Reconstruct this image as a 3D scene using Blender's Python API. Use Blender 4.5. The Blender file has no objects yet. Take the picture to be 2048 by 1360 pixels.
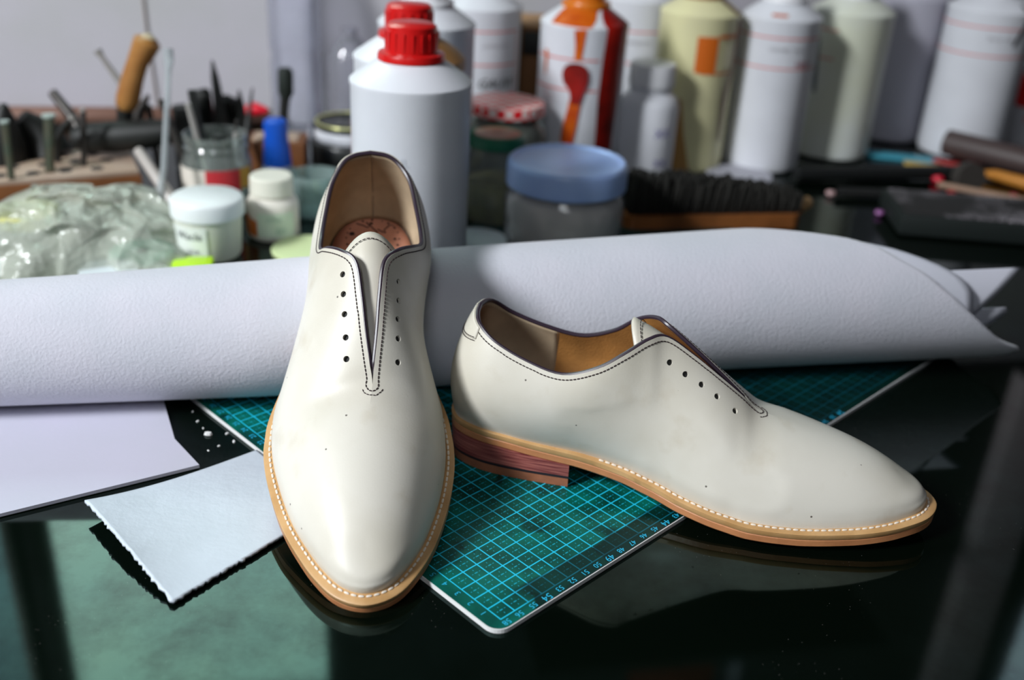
import bpy, bmesh, math, random
import numpy as np
from mathutils import Vector, Matrix, Euler
random.seed(7)
PI = math.pi
S = bpy.context.scene
COL = S.collection

# ------------------------------------------------------------------ camera
cd = bpy.data.cameras.new('camera'); cam = bpy.data.objects.new('camera', cd); COL.objects.link(cam)
cd.sensor_width = 36.0; cd.lens = 35.94; cd.clip_start = 0.02; cd.clip_end = 30
cam.matrix_world = Matrix(((0.99831165, -0.05808488, 0.0, 0.0),
                           (0.02582199, 0.44380564, -0.89575096, 0.0),
                           (0.05202958, 0.89423862, 0.44455620, 0.36083),
                           (0, 0, 0, 1)))
cd.dof.use_dof = True; cd.dof.focus_distance = 0.575; cd.dof.aperture_fstop = 4.2
S.camera = cam

# ------------------------------------------------------------------ light and exposure
S.view_settings.view_transform = 'Standard'; S.view_settings.look = 'None'
S.view_settings.exposure = 0.0; S.view_settings.gamma = 1.0
S.view_settings.use_curve_mapping = False
w = bpy.data.worlds.new('world'); S.world = w; w.use_nodes = True
w.node_tree.nodes['Background'].inputs[0].default_value = (0.55, 0.52, 0.75, 1)
w.node_tree.nodes['Background'].inputs[1].default_value = 0.014

def area(name, loc, target, sx, sy, power, color):
    l = bpy.data.lights.new(name, 'AREA'); l.shape = 'RECTANGLE'; l.size = sx; l.size_y = sy
    l.energy = power; l.color = color
    o = bpy.data.objects.new(name, l); COL.objects.link(o); o.location = loc
    o.rotation_euler = (Vector(target) - Vector(loc)).to_track_quat('-Z', 'Y').to_euler()
    return o
area('daylight_front_left_window', (-1.76, -0.60, 1.54), (0.0, 0.62, 0.0), 0.56, 0.60, 108, (0.93, 0.97, 1.0))
area('rear_fill', (-0.10, -1.60, 1.90), (0.0, 0.9, 0.0), 0.70, 0.60, 11, (0.90, 0.95, 1.0))  # added fill light to brighten the shadowed jar, no window behind it

# ------------------------------------------------------------------ materials
def mat(name, col, rough=0.5, metal=0.0, spec=0.5, var=0.0, vscale=30.0, var2=None, bump=0.0, bscale=200.0,
        coat=0.0, sheen=0.0, bdist=0.001, vdetail=4.0, sss=0.0):
    m = bpy.data.materials.new(name); m.use_nodes = True
    nt = m.node_tree; N = nt.nodes; L = nt.links; b = N['Principled BSDF']
    b.inputs['Base Color'].default_value = (*col, 1); b.inputs['Roughness'].default_value = rough
    b.inputs['Metallic'].default_value = metal; b.inputs['Specular IOR Level'].default_value = spec
    b.inputs['Coat Weight'].default_value = coat; b.inputs['Sheen Weight'].default_value = sheen
    b.inputs['Coat Roughness'].default_value = 0.12
    tc = N.new('ShaderNodeTexCoord')
    if var > 0 or var2:
        nz = N.new('ShaderNodeTexNoise'); nz.inputs['Scale'].default_value = vscale; nz.inputs['Detail'].default_value = vdetail
        L.new(tc.outputs['Object'], nz.inputs['Vector'])
        cr = N.new('ShaderNodeValToRGB'); cr.color_ramp.elements[0].position = 0.35; cr.color_ramp.elements[1].position = 0.65
        c2 = var2 if var2 else tuple(c * (1 - var) for c in col)
        cr.color_ramp.elements[0].color = (*c2, 1); cr.color_ramp.elements[1].color = (*col, 1)
        L.new(nz.outputs['Fac'], cr.inputs['Fac']); L.new(cr.outputs['Color'], b.inputs['Base Color'])
    if bump > 0:
        nb = N.new('ShaderNodeTexNoise'); nb.inputs['Scale'].default_value = bscale; nb.inputs['Detail'].default_value = 5
        L.new(tc.outputs['Object'], nb.inputs['Vector'])
        bp = N.new('ShaderNodeBump'); bp.inputs['Strength'].default_value = bump; bp.inputs['Distance'].default_value = bdist
        L.new(nb.outputs['Fac'], bp.inputs['Height']); L.new(bp.outputs['Normal'], b.inputs['Normal'])
    return m

def clear_mat(name, tint=(0.9, 0.95, 0.93), alpha=0.75, rough=0.06, diff=(0.7, 0.75, 0.72), bump=0.0, bscale=60):
    m = bpy.data.materials.new(name); m.use_nodes = True
    nt = m.node_tree; N = nt.nodes; L = nt.links; N.remove(N['Principled BSDF'])
    out = [n for n in N if n.type == 'OUTPUT_MATERIAL'][0]
    tr = N.new('ShaderNodeBsdfTransparent'); tr.inputs[0].default_value = (*tint, 1)
    p = N.new('ShaderNodeBsdfPrincipled'); p.inputs['Base Color'].default_value = (*diff, 1)
    p.inputs['Roughness'].default_value = rough
    gl = N.new('ShaderNodeBsdfGlossy'); gl.inputs['Roughness'].default_value = rough
    lw = N.new('ShaderNodeLayerWeight'); lw.inputs[0].default_value = 0.35
    mx = N.new('ShaderNodeMixShader'); mx.inputs[0].default_value = 1 - alpha
    L.new(tr.outputs[0], mx.inputs[1]); L.new(p.outputs[0], mx.inputs[2])
    m2 = N.new('ShaderNodeMixShader'); mt = N.new('ShaderNodeMath'); mt.operation = 'MULTIPLY'; mt.inputs[1].default_value = 0.6
    L.new(lw.outputs['Fresnel'], mt.inputs[0]); L.new(mt.outputs[0], m2.inputs[0])
    L.new(mx.outputs[0], m2.inputs[1]); L.new(gl.outputs[0], m2.inputs[2]); L.new(m2.outputs[0], out.inputs[0])
    if bump > 0:
        tc = N.new('ShaderNodeTexCoord'); nb = N.new('ShaderNodeTexNoise'); nb.inputs['Scale'].default_value = bscale
        nb.inputs['Detail'].default_value = 3
        L.new(tc.outputs['Object'], nb.inputs['Vector'])
        bp = N.new('ShaderNodeBump'); bp.inputs['Strength'].default_value = bump; bp.inputs['Distance'].default_value = 0.01
        L.new(nb.outputs['Fac'], bp.inputs['Height'])
        for nd in (p, gl): L.new(bp.outputs['Normal'], nd.inputs['Normal'])
    return m

def glow(name, col, strength):
    m = bpy.data.materials.new(name); m.use_nodes = True
    b = m.node_tree.nodes['Principled BSDF']
    b.inputs['Base Color'].default_value = (*[c * 0.5 for c in col], 1)
    b.inputs['Emission Color'].default_value = (*col, 1); b.inputs['Emission Strength'].default_value = strength
    return m

# ------------------------------------------------------------------ object helpers
def setp(o, label=None, cat=None, group=None, kind=None):
    if label: o['label'] = label
    if cat: o['category'] = cat
    if group: o['group'] = group
    if kind: o['kind'] = kind
    return o
def thing(name, label, cat, loc=(0, 0, 0), rot=(0, 0, 0), group=None):
    o = bpy.data.objects.new(name, None); COL.objects.link(o); o.empty_display_size = 0.02
    o.location = loc; o.rotation_euler = rot
    return setp(o, label, cat, group)
def link(name, me, parent=None, loc=None, rot=None, label=None):
    o = bpy.data.objects.new(name, me); COL.objects.link(o)
    if parent: o.parent = parent
    if loc: o.location = loc
    if rot: o.rotation_euler = rot
    if label: o['label'] = label
    return o
class MB:
    def __init__(s): s.v = []; s.f = []; s.mi = []
    def add(s, v, f, mi=0):
        n = len(s.v); s.v += [tuple(p) for p in v]; s.f += [tuple(i + n for i in q) for q in f]; s.mi += [mi] * len(f)
        return s
    def mesh(s, name, mats, smooth=True, weld=0.0, sharp=None):
        me = bpy.data.meshes.new(name); me.from_pydata(s.v, [], s.f)
        for m in (mats if isinstance(mats, (list, tuple)) else [mats]): me.materials.append(m)
        me.polygons.foreach_set('material_index', s.mi); me.update()
        bm = bmesh.new(); bm.from_mesh(me)
        if weld > 0: bmesh.ops.remove_doubles(bm, verts=bm.verts, dist=weld)
        bmesh.ops.recalc_face_normals(bm, faces=bm.faces)
        if sharp is not None:
            for e in bm.edges:
                if len(e.link_faces) == 2 and e.calc_face_angle(0) > sharp: e.smooth = False
        bm.to_mesh(me); bm.free()
        me.polygons.foreach_set('use_smooth', [smooth] * len(me.polygons)); me.update()
        return me
    def obj(s, name, mats, parent=None, loc=None, rot=None, smooth=True, weld=0.0, sharp=0.7, label=None):
        return link(name, s.mesh(name, mats, smooth, weld, sharp), parent, loc, rot, label)
def lathe(prof, n=40, cx=0, cy=0, cz=0):
    v = []; f = []; rings = []
    for r, z in prof:
        if r < 1e-6: v.append((cx, cy, cz + z)); rings.append([len(v) - 1])
        else:
            rings.append(list(range(len(v), len(v) + n)))
            for i in range(n):
                a = 2 * PI * i / n; v.append((cx + r * math.cos(a), cy + r * math.sin(a), cz + z))
    for a, b in zip(rings, rings[1:]):
        for i in range(n):
            j = (i + 1) % n
            if len(a) == 1 and len(b) == 1: continue
            if len(a) == 1: f.append((a[0], b[i], b[j]))
            elif len(b) == 1: f.append((a[i], b[0], a[j]))
            else: f.append((a[i], b[i], b[j], a[j]))
    return v, f
def tube(path, rad, n=8, closed=False):
    P = [Vector(p) for p in path]; m = len(P); R = rad if isinstance(rad, (list, tuple)) else [rad] * m
    v = []; f = []; up = None
    for i in range(m):
        a = P[(i - 1) % m] if (closed or i > 0) else P[i]; b = P[(i + 1) % m] if (closed or i < m - 1) else P[i]
        t = (b - a).normalized()
        if up is None:
            up = Vector((0, 0, 1)) if abs(t.z) < 0.9 else Vector((1, 0, 0))
        u = (up - t * up.dot(t)).normalized(); up = u; s = t.cross(u)
        for k in range(n):
            an = 2 * PI * k / n; v.append(P[i] + (u * math.cos(an) + s * math.sin(an)) * R[i])
    for i in range(m if closed else m - 1):
        for k in range(n):
            a = i * n + k; b = i * n + (k + 1) % n; j = (i + 1) % m
            f.append((a, b, j * n + (k + 1) % n, j * n + k))
    if not closed:
        f.append(tuple(range(n))[::-1]); f.append(tuple((m - 1) * n + k for k in range(n)))
    return v, f
def box(cx, cy, cz, dx, dy, dz, bev=0.0, rot=0.0):
    bm = bmesh.new(); bmesh.ops.create_cube(bm, size=1)
    bmesh.ops.scale(bm, vec=(dx, dy, dz), verts=bm.verts)
    if bev > 0: bmesh.ops.bevel(bm, geom=list(bm.edges), offset=bev, segments=2, affect='EDGES', profile=0.6)
    if rot: bmesh.ops.rotate(bm, cent=(0, 0, 0), matrix=Matrix.Rotation(rot, 3, 'Z'), verts=bm.verts)
    bmesh.ops.translate(bm, vec=(cx, cy, cz), verts=bm.verts)
    bm.verts.index_update(); v = [tuple(p.co) for p in bm.verts]; f = [tuple(q.index for q in fc.verts) for fc in bm.faces]
    bm.free(); return v, f
def prism(pts, z0, z1):
    n = len(pts); v = [(x, y, z0) for x, y in pts] + [(x, y, z1) for x, y in pts]
    f = [tuple(range(n))[::-1], tuple(range(n, 2 * n))] + [(i, (i + 1) % n, n + (i + 1) % n, n + i) for i in range(n)]
    return v, f
def solidify(o, t, off=-1.0):
    m = o.modifiers.new('thickness', 'SOLIDIFY'); m.thickness = t; m.offset = off; return o
def grid_faces(nu, nv, off=0):
    return [(off + i * nv + j, off + i * nv + j + 1, off + (i + 1) * nv + j + 1, off + (i + 1) * nv + j) for i in range(nu - 1) for j in range(nv - 1)]
def text_geo(body, size):
    c = bpy.data.curves.new('txt', 'FONT'); c.body = body; c.size = size; c.align_x = 'CENTER'; c.resolution_u = 2; c.extrude = 0
    o = bpy.data.objects.new('txt', c); COL.objects.link(o)
    dg = bpy.context.evaluated_depsgraph_get(); me = bpy.data.meshes.new_from_object(o.evaluated_get(dg))
    v = [tuple(p.co) for p in me.vertices]; f = [tuple(p.vertices) for p in me.polygons]
    bpy.data.objects.remove(o); bpy.data.curves.remove(c); bpy.data.meshes.remove(me)
    return v, f
def wrap_text(body, size, r, z, ang, slant=0.0):
    v, f = text_geo(body, size)
    return [(r * math.cos(ang + (x + slant * y) / r), r * math.sin(ang + (x + slant * y) / r), z + y) for x, y, _ in v], f
def cyl_patch(rf, rows, n=14):
    """strip on a turned body: rows of (z, angle0, angle1); rf(z) radius"""
    v = []
    for z, a, b in rows:
        for i in range(n):
            t = a + (b - a) * i / (n - 1); r = rf(z); v.append((r * math.cos(t), r * math.sin(t), z))
    return v, grid_faces(len(rows), n)

# ================================================================== setting
def dusty_glass():
    m = bpy.data.materials.new('black_glass'); m.use_nodes = True
    nt = m.node_tree; N = nt.nodes; L = nt.links; b = N['Principled BSDF']
    tc = N.new('ShaderNodeTexCoord')
    n1 = N.new('ShaderNodeTexNoise'); n1.inputs['Scale'].default_value = 24; n1.inputs['Detail'].default_value = 9; n1.inputs['Roughness'].default_value = 0.72
    n2 = N.new('ShaderNodeTexNoise'); n2.inputs['Scale'].default_value = 7; n2.inputs['Detail'].default_value = 5
    n3 = N.new('ShaderNodeTexVoronoi'); n3.inputs['Scale'].default_value = 330
    n4 = N.new('ShaderNodeTexNoise'); n4.inputs['Scale'].default_value = 9; n4.inputs['Detail'].default_value = 3
    for n in (n1, n2, n3, n4): L.new(tc.outputs['Object'], n.inputs['Vector'])
    r1 = N.new('ShaderNodeValToRGB'); r1.color_ramp.elements[0].position = 0.32; r1.color_ramp.elements[1].position = 0.60
    r1.color_ramp.elements[0].color = (0.34, 0.34, 0.36, 1); r1.color_ramp.elements[1].color = (1, 1, 1, 1)
    L.new(n1.outputs['Fac'], r1.inputs['Fac'])
    r2 = N.new('ShaderNodeValToRGB'); r2.color_ramp.elements[0].position = 0.3; r2.color_ramp.elements[1].position = 0.7
    r2.color_ramp.elements[0].color = (0.32, 0.80, 0.82, 1); r2.color_ramp.elements[1].color = (0.62, 1.0, 0.80, 1)
    L.new(n2.outputs['Fac'], r2.inputs['Fac'])
    mx = N.new('ShaderNodeMix'); mx.data_type = 'RGBA'; mx.blend_type = 'MULTIPLY'; mx.inputs[0].default_value = 1
    L.new(r2.outputs['Color'], mx.inputs[6]); L.new(r1.outputs['Color'], mx.inputs[7])
    L.new(mx.outputs[2], b.inputs['Specular Tint'])
    # fine dust flecks
    lt = N.new('ShaderNodeMath'); lt.operation = 'LESS_THAN'; lt.inputs[1].default_value = 0.055; L.new(n3.outputs['Distance'], lt.inputs[0])
    gt = N.new('ShaderNodeMath'); gt.operation = 'GREATER_THAN'; gt.inputs[1].default_value = 0.56; L.new(n4.outputs['Fac'], gt.inputs[0])
    ml = N.new('ShaderNodeMath'); ml.operation = 'MULTIPLY'; L.new(lt.outputs[0], ml.inputs[0]); L.new(gt.outputs[0], ml.inputs[1])
    mc = N.new('ShaderNodeMix'); mc.data_type = 'RGBA'; mc.inputs[6].default_value = (0.0012, 0.0028, 0.0016, 1); mc.inputs[7].default_value = (0.16, 0.15, 0.14, 1)
    L.new(ml.outputs[0], mc.inputs[0]); L.new(mc.outputs[2], b.inputs['Base Color'])
    b.inputs['Roughness'].default_value = 0.05; b.inputs['IOR'].default_value = 1.5; b.inputs['Specular IOR Level'].default_value = 0.38
    return m
M_table = dusty_glass()
MB().add(*prism([(-1.03, .05), (1.27, .05), (1.27, 1.648), (-1.03, 1.188)], -.012, 0)).obj('table_top', M_table, smooth=False)
o = bpy.data.objects['table_top']; setp(o, 'black glossy glass table top covered in fine dust', 'table')
M_frame = mat('table_metal', (0.03, 0.03, 0.032), 0.5)
MB().add(*box(0.12, 0.62, -0.038, 2.2, 1.04, 0.05, 0.004)).obj('table_apron', M_frame, o)
for lx in (-0.9, 1.14):
    for ly in (0.16, 1.08):
        MB().add(*box(lx, ly, -0.40, 0.06, 0.06, 0.68, 0.004)).obj('leg', M_frame, o)

M_wall = mat('wall_plaster', (0.38, 0.36, 0.40), 0.8, var2=(0.33, 0.33, 0.33), vscale=5, bump=0.1, bscale=60)
M_wall2 = mat('wall_dark', (0.05, 0.05, 0.055), 0.9, var=0.3, vscale=4)
def struct(name, geo, m, **k):
    mb = MB()
    for g_ in geo: mb.add(*g_)
    o = mb.obj(name, m, **k); o['kind'] = 'structure'; return o
struct('floor', [box(0, 0.3, -0.76, 4.4, 3.6, 0.04)], mat('floor_dark', (0.05, 0.045, 0.04), 0.7))
WR = math.atan(0.2)                                 # the wall runs slightly askew to the camera
def wallbox(u0, u1, z0, z1, d0, d1, bev=0.0):        # along the wall, height, depth in front (-) or behind (+)
    v, f = box((u0 + u1) / 2, (d0 + d1) / 2, (z0 + z1) / 2, u1 - u0, d1 - d0, z1 - z0, bev)
    c, s_ = math.cos(WR), math.sin(WR)
    return [(x * c - y * s_, 1.40 + x * s_ + y * c, z) for x, y, z in v], f
struct('wall_back', [wallbox(-1.6, 2.0, -0.74, 0.40, 0, 0.06)], M_wall)
struct('wall_upper', [wallbox(-0.296, 2.0, 0.40, 1.8, 0, .06), wallbox(-1.6, -1.05, 0.40, 1.8, 0, .06), wallbox(-1.05, -0.296, 0.40, 0.60, 0, .06),
                      wallbox(-1.05, -0.296, 1.02, 1.8, 0, .06), wallbox(-0.764, -0.712, 0.60, 1.02, 0, .06)], M_wall2)
struct('wall_left', [box(-1.90, 0.3, 0.55, 0.06, 3.6, 2.6)], M_wall2)
struct('window_1', [wallbox(-0.712, -0.296, 0.60, 1.02, .02, .03)], glow('bright_pane', (0.72, 1.0, 0.90), 6.2))
struct('window_2', [wallbox(-1.05, -0.764, 0.60, 1.02, .02, .03)], glow('dim_pane', (0.55, 0.9, 0.95), 2.0))
struct('trim_1', [wallbox(-0.772, -0.764, 0.50, 1.30, -.02, .02)], mat('window_post', (0.75, 0.65, 0.6), 0.5))
struct('trim_2', [wallbox(0.880, 0.975, 0.42, 1.6, -.04, .0, .004)], mat('wall_post', (0.8, 0.66, 0.7), 0.5))
struct('window_3', [wallbox(1.07, 1.40, 0.95, 1.5, -.012, -.004)], glow('grey_pane', (0.75, 0.85, 1.0), 2.5))

# ================================================================== shoes
def cr(tab, k):
    n = len(tab); k = max(0.0, min(n - 1 - 1e-9, k)); i = int(k); t = k - i
    P = [np.array(tab[max(0, min(n - 1, i + d))], float) for d in (-1, 0, 1, 2)]
    if i == 0: P[0] = 2 * P[1] - P[2]
    if i + 2 > n - 1: P[3] = 2 * P[2] - P[1]
    return 0.5 * (2 * P[1] + (P[2] - P[0]) * t + (2 * P[0] - 5 * P[1] + 4 * P[2] - P[3]) * t * t + (3 * P[1] - P[0] - 3 * P[2] + P[3]) * t ** 3)
ZF = ([0, .04, .085, .115, .15, .19, .22, .25, .27, .29, .30], [.031, .0298, .0250, .0200, .0135, .0090, .0090, .0106, .0126, .0155, .0172])
def zf(s): return float(np.interp(s, *ZF))
FS = [.002, .005, .012, .028, .05, .072, .095, .115, .128, .138, .152, .168, .18, .190, .205, .225, .243, .26, .2745, .2865, .2912]
FM = [0, .012, .0195, .0255, .0272, .0258, .0238, .0245, .027, .0295, .0345, .039, .0405, .0412, .0405, .0370, .0320, .0258, .0178, .0080, -.0045]
FL = [0, -.012, -.0205, -.027, -.030, -.0315, -.034, -.040, -.0455, -.049, -.0535, -.0575, -.0585, -.0585, -.056, -.0505, -.0440, -.0355, -.0268, -.0165, -.0045]
TM = [(.0135, 0, .1018), (.0150, .011, .1004), (.0195, .0190, .0968), (.031, .0262, .0910), (.052, .0300, .0835), (.074, .0322, .0800), (.094, .0312, .0872),
      (.1085, .0262, .0965), (.1205, .0172, .1035), (.1295, .0090, .1030), (.146, .0058, .0925), (.162, .0038, .0808), (.176, .0016, .0700), (.1865, 0, .0615),
      (.202, -.002, .0565), (.222, -.004, .0520), (.240, -.005, .0480), (.254, -.0055, .0430), (.263, -.005, .0390), (.2680, -.0045, .0360), (.2700, -.0045, .0346)]
TL = [(s, -wv if i < 13 else wv, z - (0.003 if 2 < i < 7 else 0)) for i, (s, wv, z) in enumerate(TM)]
#        heel side ......................... waist ............ instep/vamp .................. toe
AA = [.40, .40, .40, .40, .40, .40, .36, .33, .32, .33, .35, .38, .42, .48, .52, .55, .58, .60, .62, .62, .62]
BM = [.006, .008, .010, .012, .013, .0135, .0138, .0135, .0125, .0105, .008, .006, .004, .003, .002, .002, .002, .002, .002, .002, .002]
BL = [.006, .008, .010, .012, .013, .013, .013, .011, .010, .008, .007, .006, .005, .004, .003, .002, .002, .002, .002, .002, .002]
B2 = [.013, .012, .011, .011, .011, .010, .010, .010, .010, .010, .010, .010, .010, .010, .010, .010, .010, .010, .010, .010, .010]
MO = [0, 0, 0, 0, .02, .10, .27, .50, .74, .92, .99, 1, 1, 1, 1, 1, 1, 1, 1, 1, 1]
CC = [.5, .5, .5, .5, .5, .5, .5, .5, .50, .50, .50, .50, .50, .52, .55, .56, .56, .56, .55, .55, .55]
CZ = [.1, .1, .1, .1, .1, .1, .12, .14, .15, .15, .15, .14, .11, .06, .02, .0, .0, .0, .0, .0, .0]
def one(tab, k): return float(np.interp(k, range(len(tab)), tab))
_FT = {}
for _sd in (1, -1):
    _a = list(zip(FS, FM if _sd > 0 else FL)); _b = list(zip(FS, FL if _sd > 0 else FM)); _FT[_sd] = [_b[1]] + _a + [_b[19]]
def feather(side, k):
    tab = _FT[side]; p = cr(tab, k + 1)
    d = cr(tab, min(21.99, k + 1.05)) - cr(tab, max(0.01, k + .95)); d /= (np.linalg.norm(d) + 1e-12)
    if k < 1e-6: n = np.array([-1., 0.])
    elif k > 20 - 1e-6: n = np.array([1., 0.])
    else: n = np.array([-d[1], d[0]]) * side
    if 0 < k < .6: n = n * (k / .6) + np.array([-1., 0.]) * (1 - k / .6)
    if 19.4 < k: n = n * ((20 - k) / .6) + np.array([1., 0.]) * (1 - (20 - k) / .6)
    n /= np.linalg.norm(n)
    return np.array([p[0], p[1], zf(p[0])]), np.array([n[0], n[1], 0.])
def topl(side, k): return cr(TM if side > 0 else TL, k)
UP = np.array([0, 0, 1.])
def surf(side, k, v):
    F, n = feather(side, k); T = topl(side, k); h = T[2] - F[2]
    C1 = F + UP * one(AA, k) * h + n * one(BM if side > 0 else BL, k)
    C2a = T - UP * .35 * h + n * one(B2, k)
    dxy = (F - T) * np.array([1, 1, 0])
    C2b = T + dxy * one(CC, k) - UP * one(CZ, k) * h
    if k > 12.5:
        g0, g1 = topl(side, max(12.5, k - .25)), topl(side, min(20, k + .25)); ms = (g1[2] - g0[2]) / max(g1[0] - g0[0], 1e-4)
        C2b = C2b + UP * min(1, (k - 12.5)) * max(ms, -.8) * dxy[0] * one(CC, k)
    mo = one(MO, k); C2 = C2a * (1 - mo) + C2b * mo
    u = 1 - v
    return u ** 3 * F + 3 * u * u * v * C1 + 3 * u * v * v * C2 + v ** 3 * T
def snorm(side, k, v):
    e = .02; a = surf(side, min(20, k + e), v) - surf(side, max(0, k - e), v)
    b = surf(side, k, min(1, v + e)) - surf(side, k, max(0, v - e))
    n = np.cross(a, b) * side; n /= (np.linalg.norm(n) + 1e-12); return n
# the outward sense is checked once against the feather normal
SG = 1.0 if snorm(1, 5, .4) @ feather(1, 5)[1] > 0 else -1.0
def off(side, k, v, d): return surf(side, k, v) + snorm(side, k, v) * SG * d
def near_top(side, k, dist):
    T = surf(side, k, 1); v = 1.0; acc = 0; p = T
    while acc < dist and v > 0.3:
        v -= .004; q = surf(side, k, v); acc += np.linalg.norm(q - p); p = q
    return v

def leather_upper():
    m = bpy.data.materials.new('cream_leather'); m.use_nodes = True
    nt = m.node_tree; N = nt.nodes; L = nt.links; b = N['Principled BSDF']
    tc = N.new('ShaderNodeTexCoord')
    n1 = N.new('ShaderNodeTexNoise'); n1.inputs['Scale'].default_value = 14; n1.inputs['Detail'].default_value = 4
    n2 = N.new('ShaderNodeTexNoise'); n2.inputs['Scale'].default_value = 38; n2.inputs['Detail'].default_value = 6
    n3 = N.new('ShaderNodeTexVoronoi'); n3.inputs['Scale'].default_value = 95
    n4 = N.new('ShaderNodeTexNoise'); n4.inputs['Scale'].default_value = 40; n4.inputs['Detail'].default_value = 3
    n5 = N.new('ShaderNodeTexNoise'); n5.inputs['Scale'].default_value = 900; n5.inputs['Detail'].default_value = 3
    for n in (n1, n2, n3, n4, n5): L.new(tc.outputs['Object'], n.inputs['Vector'])
    r1 = N.new('ShaderNodeValToRGB'); e = r1.color_ramp.elements
    e[0].position = .33; e[0].color = (.60, .56, .47, 1); e[1].position = .62; e[1].color = (.70, .665, .59, 1)
    L.new(n1.outputs['Fac'], r1.inputs['Fac'])
    r2 = N.new('ShaderNodeValToRGB'); e = r2.color_ramp.elements
    e[0].position = .24; e[0].color = (.86, .82, .76, 1); e[1].position = .42; e[1].color = (1, 1, 1, 1)
    L.new(n2.outputs['Fac'], r2.inputs['Fac'])
    mx = N.new('ShaderNodeMix'); mx.data_type = 'RGBA'; mx.blend_type = 'MULTIPLY'; mx.inputs[0].default_value = .8
    L.new(r1.outputs['Color'], mx.inputs[6]); L.new(r2.outputs['Color'], mx.inputs[7])
    lt = N.new('ShaderNodeMath'); lt.operation = 'LESS_THAN'; lt.inputs[1].default_value = .06; L.new(n3.outputs['Distance'], lt.inputs[0])
    gt = N.new('ShaderNodeMath'); gt.operation = 'GREATER_THAN'; gt.inputs[1].default_value = .575; L.new(n4.outputs['Fac'], gt.inputs[0])
    ml = N.new('ShaderNodeMath'); ml.operation = 'MULTIPLY'; L.new(lt.outputs[0], ml.inputs[0]); L.new(gt.outputs[0], ml.inputs[1])
    m3 = N.new('ShaderNodeMix'); m3.data_type = 'RGBA'; m3.inputs[7].default_value = (.16, .14, .12, 1)
    L.new(ml.outputs[0], m3.inputs[0]); L.new(mx.outputs[2], m3.inputs[6]); L.new(m3.outputs[2], b.inputs['Base Color'])
    bp = N.new('ShaderNodeBump'); bp.inputs['Strength'].default_value = .12; bp.inputs['Distance'].default_value = .0004
    L.new(n5.outputs['Fac'], bp.inputs['Height']); L.new(bp.outputs['Normal'], b.inputs['Normal'])
    b.inputs['Roughness'].default_value = .42; b.inputs['Specular IOR Level'].default_value = .45
    return m
M_up = leather_upper()
M_bind = mat('dark_binding', (.035, .022, .035), .35)
M_thr = mat('dark_thread', (.035, .02, .02), .7)
M_wthr = mat('natural_thread', (.78, .70, .60), .6)
M_hlin = mat('beige_suede_lining', (.50, .38, .25), .85, var=.25, vscale=40, bump=.15, bscale=900)
M_qlin = mat('tan_leather_lining', (.42, .19, .050), .55, var=.25, vscale=60, bump=.35, bscale=700, bdist=.0008)
M_sock = mat('pink_insole_leather', (.62, .28, .19), .6, var=.2, vscale=50)
M_ink = mat('black_ink', (.03, .015, .015), .6)
M_welt = mat('tan_welt', (.60, .36, .16), .45, var2=(.50, .28, .11), vscale=60, bump=.1, bscale=400)
M_edge = mat('orange_sole_edge', (.56, .24, .10), .4, var2=(.44, .18, .075), vscale=45, bump=.15, bscale=300)
M_bare = mat('sole_bottom', (.45, .28, .14), .6)
M_black_hole = mat('hole_shade', (.02, .02, .02), .8)
def heel_mat():
    m = bpy.data.materials.new('stacked_heel'); m.use_nodes = True
    nt = m.node_tree; N = nt.nodes; L = nt.links; b = N['Principled BSDF']
    tc = N.new('ShaderNodeTexCoord'); mp = N.new('ShaderNodeMapping'); mp.inputs['Scale'].default_value = (1, 1, 26)
    nz = N.new('ShaderNodeTexNoise'); nz.inputs['Scale'].default_value = 38; nz.inputs['Detail'].default_value = 5
    L.new(tc.outputs['Object'], mp.inputs['Vector']); L.new(mp.outputs['Vector'], nz.inputs['Vector'])
    r = N.new('ShaderNodeValToRGB'); e = r.color_ramp.elements
    e[0].position = .35; e[0].color = (.16, .028, .030, 1); e[1].position = .68; e[1].color = (.46, .15, .12, 1)
    L.new(nz.outputs['Fac'], r.inputs['Fac']); L.new(r.outputs['Color'], b.inputs['Base Color']); b.inputs['Roughness'].default_value = .45
    return m
M_heel = heel_mat(); M_lift = mat('brown_top_lift', (.42, .15, .075), .5, var=.3, vscale=80); M_rub = mat('black_rubber', (.02, .014, .018), .5)

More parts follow.
